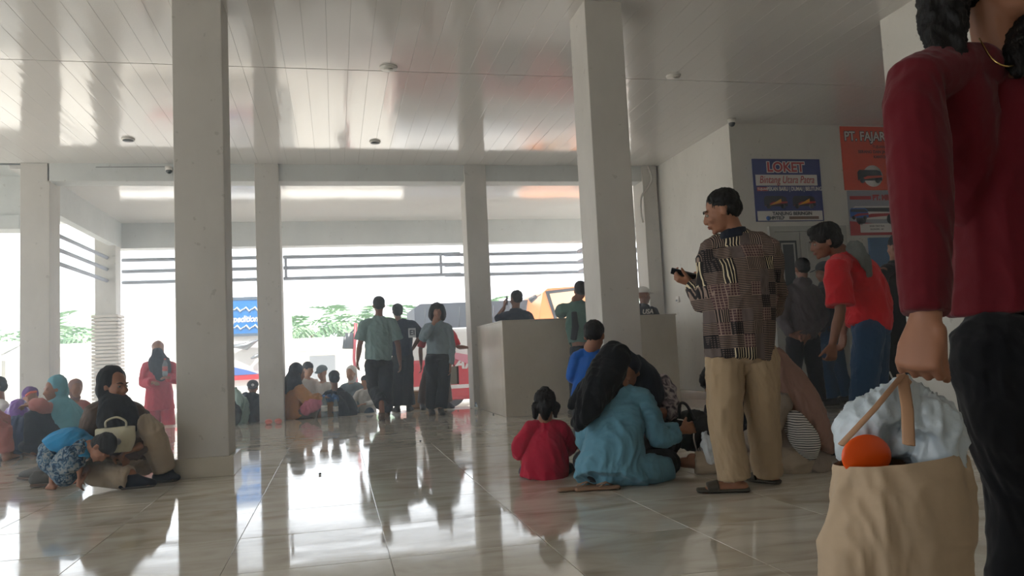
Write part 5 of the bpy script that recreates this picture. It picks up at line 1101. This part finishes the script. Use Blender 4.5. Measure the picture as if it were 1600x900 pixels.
# red shirted figure behind her
Y = 12.25
J = dict(neck=A(684, 508, Y), shl=A(705, 520, Y), shr=A(664, 520, Y), ell=A(716, 542, Y - .1), wrl=A(730, 543, Y - .25), elr=A(657, 545, Y), wrr=A(658, 570, Y), hil=A(692, 572, Y), hir=A(672, 572, Y), knl=A(697, 605, Y), knr=A(663, 605, Y), anl=A(700, 640, Y), anr=A(660, 640, Y))
J['anl'].z = .09; J['anr'].z = .09; J['tol'] = V((J['anl'].x + .05, Y - .16, 0)); J['tor'] = V((J['anr'].x, Y - .16, 0))
Y = 12.1
o = person('person in red shirt standing behind the grey sweater woman', (J['anl'].x - .15, Y, 0), J, HD(A(686, 493, 12.25), (.4, -1, 0)), .93, 'skin_dark', .013, top=dict(m=C['redshirt'], hem=A(682, 577, Y + .15), h=(.2, .14), w=(.18, .14), len=.9, name='t_shirt'), bottom=dict(m=C['dkbrown'], r=(.095, .08, .08)), hair={}, shoes=dict(m=C['blackshoe']), seed=29)
p = A(705, 587, 12.05); r = empty('shopping_bag', p - V((0, 0, .16)), 'beige shopping bag with dark edge right of the grey sweater', 'bag')
m = MB(); m.box(p + V((-.1, -.04, -.13)), p + V((.1, .04, .14)), bevel=.012); m.build('bag_body', mat('beige_paper', '#9a9484', .7), r); m = MB(); m.box(p + V((.08, -.045, -.13)), p + V((.112, .045, .14)), bevel=.008); m.build('dark_edge', C['dkbrown'], r)
m = MB(); m.loft([p + V((-.06, 0, .14)), p + V((-.02, 0, .24)), p + V((.02, 0, .24)), p + V((.06, 0, .14))], [.006] * 4, n=6); m.build('handle', C['dkbrown'], r, True)
# cardboard box at the edge
p = A(673, 627, 12.7); r = empty('cardboard_box', (p.x, 12.8, -.25), 'brown cardboard box on the step behind the walkers', 'box')
z1 = A(673, 610, 12.6).z; x0 = A(640, 625, 12.6).x; x1 = A(700, 625, 12.6).x
m = MB(); m.box((x0, 12.6, -.25), (x1, 13.0, z1), bevel=.006); m.build('carton', M['cardboard'], r); m = MB(); m.box((x0, 12.594, (z1 - .25) / 2 - .012), (x1, 12.6, (z1 - .25) / 2 + .012)); m.build('tape', mat('brown_tape', '#6f5238', .4), r)
struct('step', [((-9, EDGE + .02, -.5), (9, 13.35, -.25))], M['yard'], .01)
# silhouettes at the low wall
Y = 10.7
J = dict(neck=A(806, 481, Y), shl=A(786, 495, Y), shr=A(826, 493, Y), ell=A(776, 500, Y + .3), wrl=A(789, 478, Y + .05), elr=A(832, 525, Y), wrr=A(820, 545, Y + .2), hil=A(797, 560, Y), hir=A(817, 560, Y), knl=A(797, 605, Y), knr=A(817, 605, Y), anl=A(797, 640, Y), anr=A(817, 640, Y))
J['ell'] = A(776, 499, Y + .1); J['wrl'] = A(788, 480, Y + .02)
for q in 'lr': J['an' + q].z = .09; J['to' + q] = V((J['an' + q].x, Y + .2, 0))
person('dark shirted man holding a phone to his ear behind the low wall', (J['anl'].x + .08, Y, 0), J, HD(A(806, 467, Y), (-.35, 1, 0)), 1.0, 'skin_dark', .0115, hands=dict(l=(V((.1, 0, 1)), V((1, 0, 0)), 1, .6)), top=dict(m=C['navyshirt'], hem=A(808, 560, Y), c=(.18, .13), len=.9, name='t_shirt'), bottom=dict(m=C['charcoal']), hair=dict(kind='cropped'), shoes=dict(m=C['blackshoe']), seed=30)
p = A(792, 470, Y + .02); r = empty('phone', p, 'phone held to the ear by the man behind the low wall', 'phone'); m = MB(); m.box(p + V((-.006, -.035, -.06)), p + V((.006, .035, .07)), bevel=.004); m.build('phone_body', M['dark'], r)
Y = 9.45
J = dict(neck=A(900, 468, Y), shl=A(882, 482, Y + .1), shr=A(925, 482, Y - .05), ell=A(873, 500, Y + .36), wrl=A(882, 502, Y + .5), elr=A(930, 520, Y), wrr=A(925, 550, Y), hil=A(900, 565, Y), hir=A(922, 565, Y), knl=A(900, 615, Y), knr=A(922, 615, Y), anl=A(900, 660, Y), anr=A(922, 660, Y))
J['ell'] = A(876, 492, Y + .3); J['ell'].z = 1.29; J['wrl'] = J['ell'] + V((.22, .1, .0))
for q in 'lr': J['an' + q].z = .09; J['to' + q] = V((J['an' + q].x, Y + .2, 0))
person('man in dark green shirt leaning an elbow on the low wall', (J['anl'].x + .08, Y, 0), J, HD(A(907, 454, Y), (.2, 1, 0)), 1.0, 'skin_dark', .0115, top=dict(m=C['greenshirt'], hem=A(908, 540, Y), c=(.18, .13), len=.95, slv=(.085, .08, .06), name='shirt'), bottom=dict(m=C['charcoal']), hair=dict(kind='cropped'), shoes=dict(m=C['blackshoe']), seed=31)
m = MB(); m.loft([A(897, 488, 9.33), A(899, 510, 9.32), A(896, 530, 9.34)], [(.035, .01), (.045, .012), (.04, .012)], side=V((1, 0, 0)), caps=(1, 1)); tag(m.build('sling_bag', C['charcoal'], None, True), 'black sling pouch on the back of the dark green shirt', 'bag')
Y = 10.6
J = dict(neck=A(1006, 474, Y), shl=A(986, 490, Y), shr=A(1023, 486, Y), ell=A(984, 520, Y), wrl=A(995, 545, Y + .2), elr=A(1030, 515, Y), wrr=A(1018, 540, Y + .2), hil=A(995, 560, Y), hir=A(1015, 560, Y), knl=A(995, 600, Y), knr=A(1015, 600, Y), anl=A(995, 640, Y), anr=A(1015, 640, Y))
for q in 'lr': J['an' + q].z = .09; J['to' + q] = V((J['an' + q].x, Y + .2, 0))
o = person('man in white cap and black lettered jacket behind the low wall', (J['anl'].x + .08, Y, 0), J, HD(A(1006, 462, Y), (.9, .3, 0)), 1.0, 'skin_dark', .0115, top=dict(m=C['charcoal'], hem=A(1005, 560, Y), c=(.18, .13), len=1.8, name='jacket'), bottom=dict(m=C['charcoal']), hair=None, shoes=dict(m=C['blackshoe']), seed=32)
cap(o, A(1006, 462, Y), frame((.9, .3, 0)), 1.03, C['white']); text(o, 'USA', A(1012, 487, Y - .17), .09, M['pwhite'], bold=.002, shear=.2)

# black bag, plastic bag in the middle of the seated group
r = sack('duffel_bag', 'black duffel bag with white strap edge among the seated women', 'bag', [A(1058, 670, 4.95), A(1080, 672, 4.95), A(1108, 678, 4.95)], [(.09, .1), (.12, .13), (.1, .12)], mat('black_nylon', '#0f1013', .6, bump=.3), side=(0, 1, 0), base=V((A(1080, 700, 4.95).x, 4.95, 0)),
     parts=[('handle', [A(1062, 655, 4.86), A(1062, 632, 4.86), A(1072, 632, 4.86), A(1085, 655, 4.86)], .01, M['dark']), ('white_strap', [A(1085, 670, 4.82), A(1084, 685, 4.81), A(1088, 702, 4.83)], .005, M['white']), ('white_strap', [A(1058, 655, 4.85), A(1070, 658, 4.83), A(1068, 670, 4.82)], .004, M['white'])])
m = MB()
M['clearbag'] = mat('clear_film', '#d9dee0', .2, alpha=.55, spec=.6, bump=.6, bscale=30)
g = Body(); g.loft([A(1112, 716, 4.4), A(1107, 695, 4.4), A(1101, 678, 4.42)], [(.035, .03), (.04, .03), (.012, .012)], side=V((1, 0, 0))); o = g.build('plastic_bag', M['clearbag'], None, .006, 2, .01, .05); tag(o, 'small clear plastic bag dangling from the blue grey sleeve hand', 'bag')

# cream tote, white carrier bag and orange lid carried by the maroon woman
Y = 1.36
M['tote'] = mat('cream_tote_cloth', '#a99379', .8, var=.15, vscale=6, bump=.35, bscale=9); M['strapc'] = mat('tote_strap', '#a98264', .7)
tb = A(1405, 960, Y)
r = empty('tote_bag', V((tb.x, Y, max(.02, tb.z - .05))), 'cream cloth tote bag in the hand of the maroon woman', 'bag')
g = Body(); g.loft([A(1398, 955, Y), A(1400, 880, Y), A(1407, 800, Y), A(1414, 740, Y), A(1416, 702, Y)], [(.142, .06), (.15, .08), (.143, .085), (.133, .075), (.128, .06)], side=V((1, -.05, .0)), n=22, caps=(1, 0))
g.build('bag_body', M['tote'], r, .006, 3, .008, .14, (1, 1, .5), 3, cuts=[(A(1416, 712, Y), V((-.06, 0, 1)))])
hp_ = A(1410, 586, Y - .02)
for a_, dy in ((1314, -.11), (1420, -.12)):
    m = MB(); q0 = A(a_, 695, Y + dy); m.loft([q0, q0.lerp(hp_, .5) + V((0, -.005, .0)), hp_], [(.011 if a_ == 1420 else .006, .0025)] * 3, n=8, side=V((1, 0, .3))); m.build('strap', M['strapc'], r, True)
for a_, dy in ((1330, .04), (1500, .05)):
    m = MB(); q0 = A(a_, 690, Y + dy); m.loft([q0, q0.lerp(hp_, .5), hp_], [(.006, .0025)] * 3, n=8, side=V((1, 0, .3))); m.build('strap', M['strapc'], r, True)
M['film'] = mat('white_carrier_film', '#adb7bd', .3, spec=.6, var=.06, bump=.7, bscale=14)
g = Body(); g.loft([A(1345, 705, Y + .055), A(1350, 668, Y + .055), A(1380, 640, Y + .02), A(1408, 600, Y + .01)], [(.045, .035), (.055, .045), (.04, .035), (.012, .012)], side=V((1, 0, .3))); g.loft([A(1460, 715, Y), A(1458, 670, Y), A(1430, 640, Y), A(1410, 600, Y + .01)], [(.045, .05), (.05, .055), (.045, .045), (.014, .014)], side=V((1, 0, -.3))); g.ell(A(1430, 680, Y + .03), (.07, .04, .045))
o = g.build('carrier_bag', M['film'], None, .005, 2, .009, .06, (1, 1, .6), 5); tag(o, 'knotted white plastic carrier bag stuffed in the tote', 'bag')
m = MB(); c0 = A(1354, 713, Y - .012); rt = Matrix.Rotation(R(6), 3, 'X') @ Matrix.Rotation(R(6), 3, 'Y')
m.ell(c0, (.054, .012, .042), rt, u=28, v=14); tag(m.build('plastic_bowl', mat('orange_plastic', '#e2520f', .35), None, True), 'orange plastic bowl peeking out of the tote', 'bowl')

# litter crumbs on the floor
for k, (px, py) in enumerate(((716, 642), (745, 640), (771, 648), (500, 742), (657, 690))):
    p = G(px, py); m = MB(); m.ell(p + V((0, 0, .008)), (.012, .009, .008), u=6, v=5); tag(m.build('crumb', M['dark'], None, True), ('dark crumb of litter near the low wall', 'dark crumb of litter by the low wall foot', 'dark crumb of litter beside the wall corner', 'dark crumb of litter on the open floor at left', 'dark crumb of litter on the open floor below the walkers')[k], 'litter', 'litter crumbs')
p = V((A(744, 640, 11.0).x, 11.0, 0)); bottle('tiny clear bottle standing at the low wall foot', p, .13, .024)
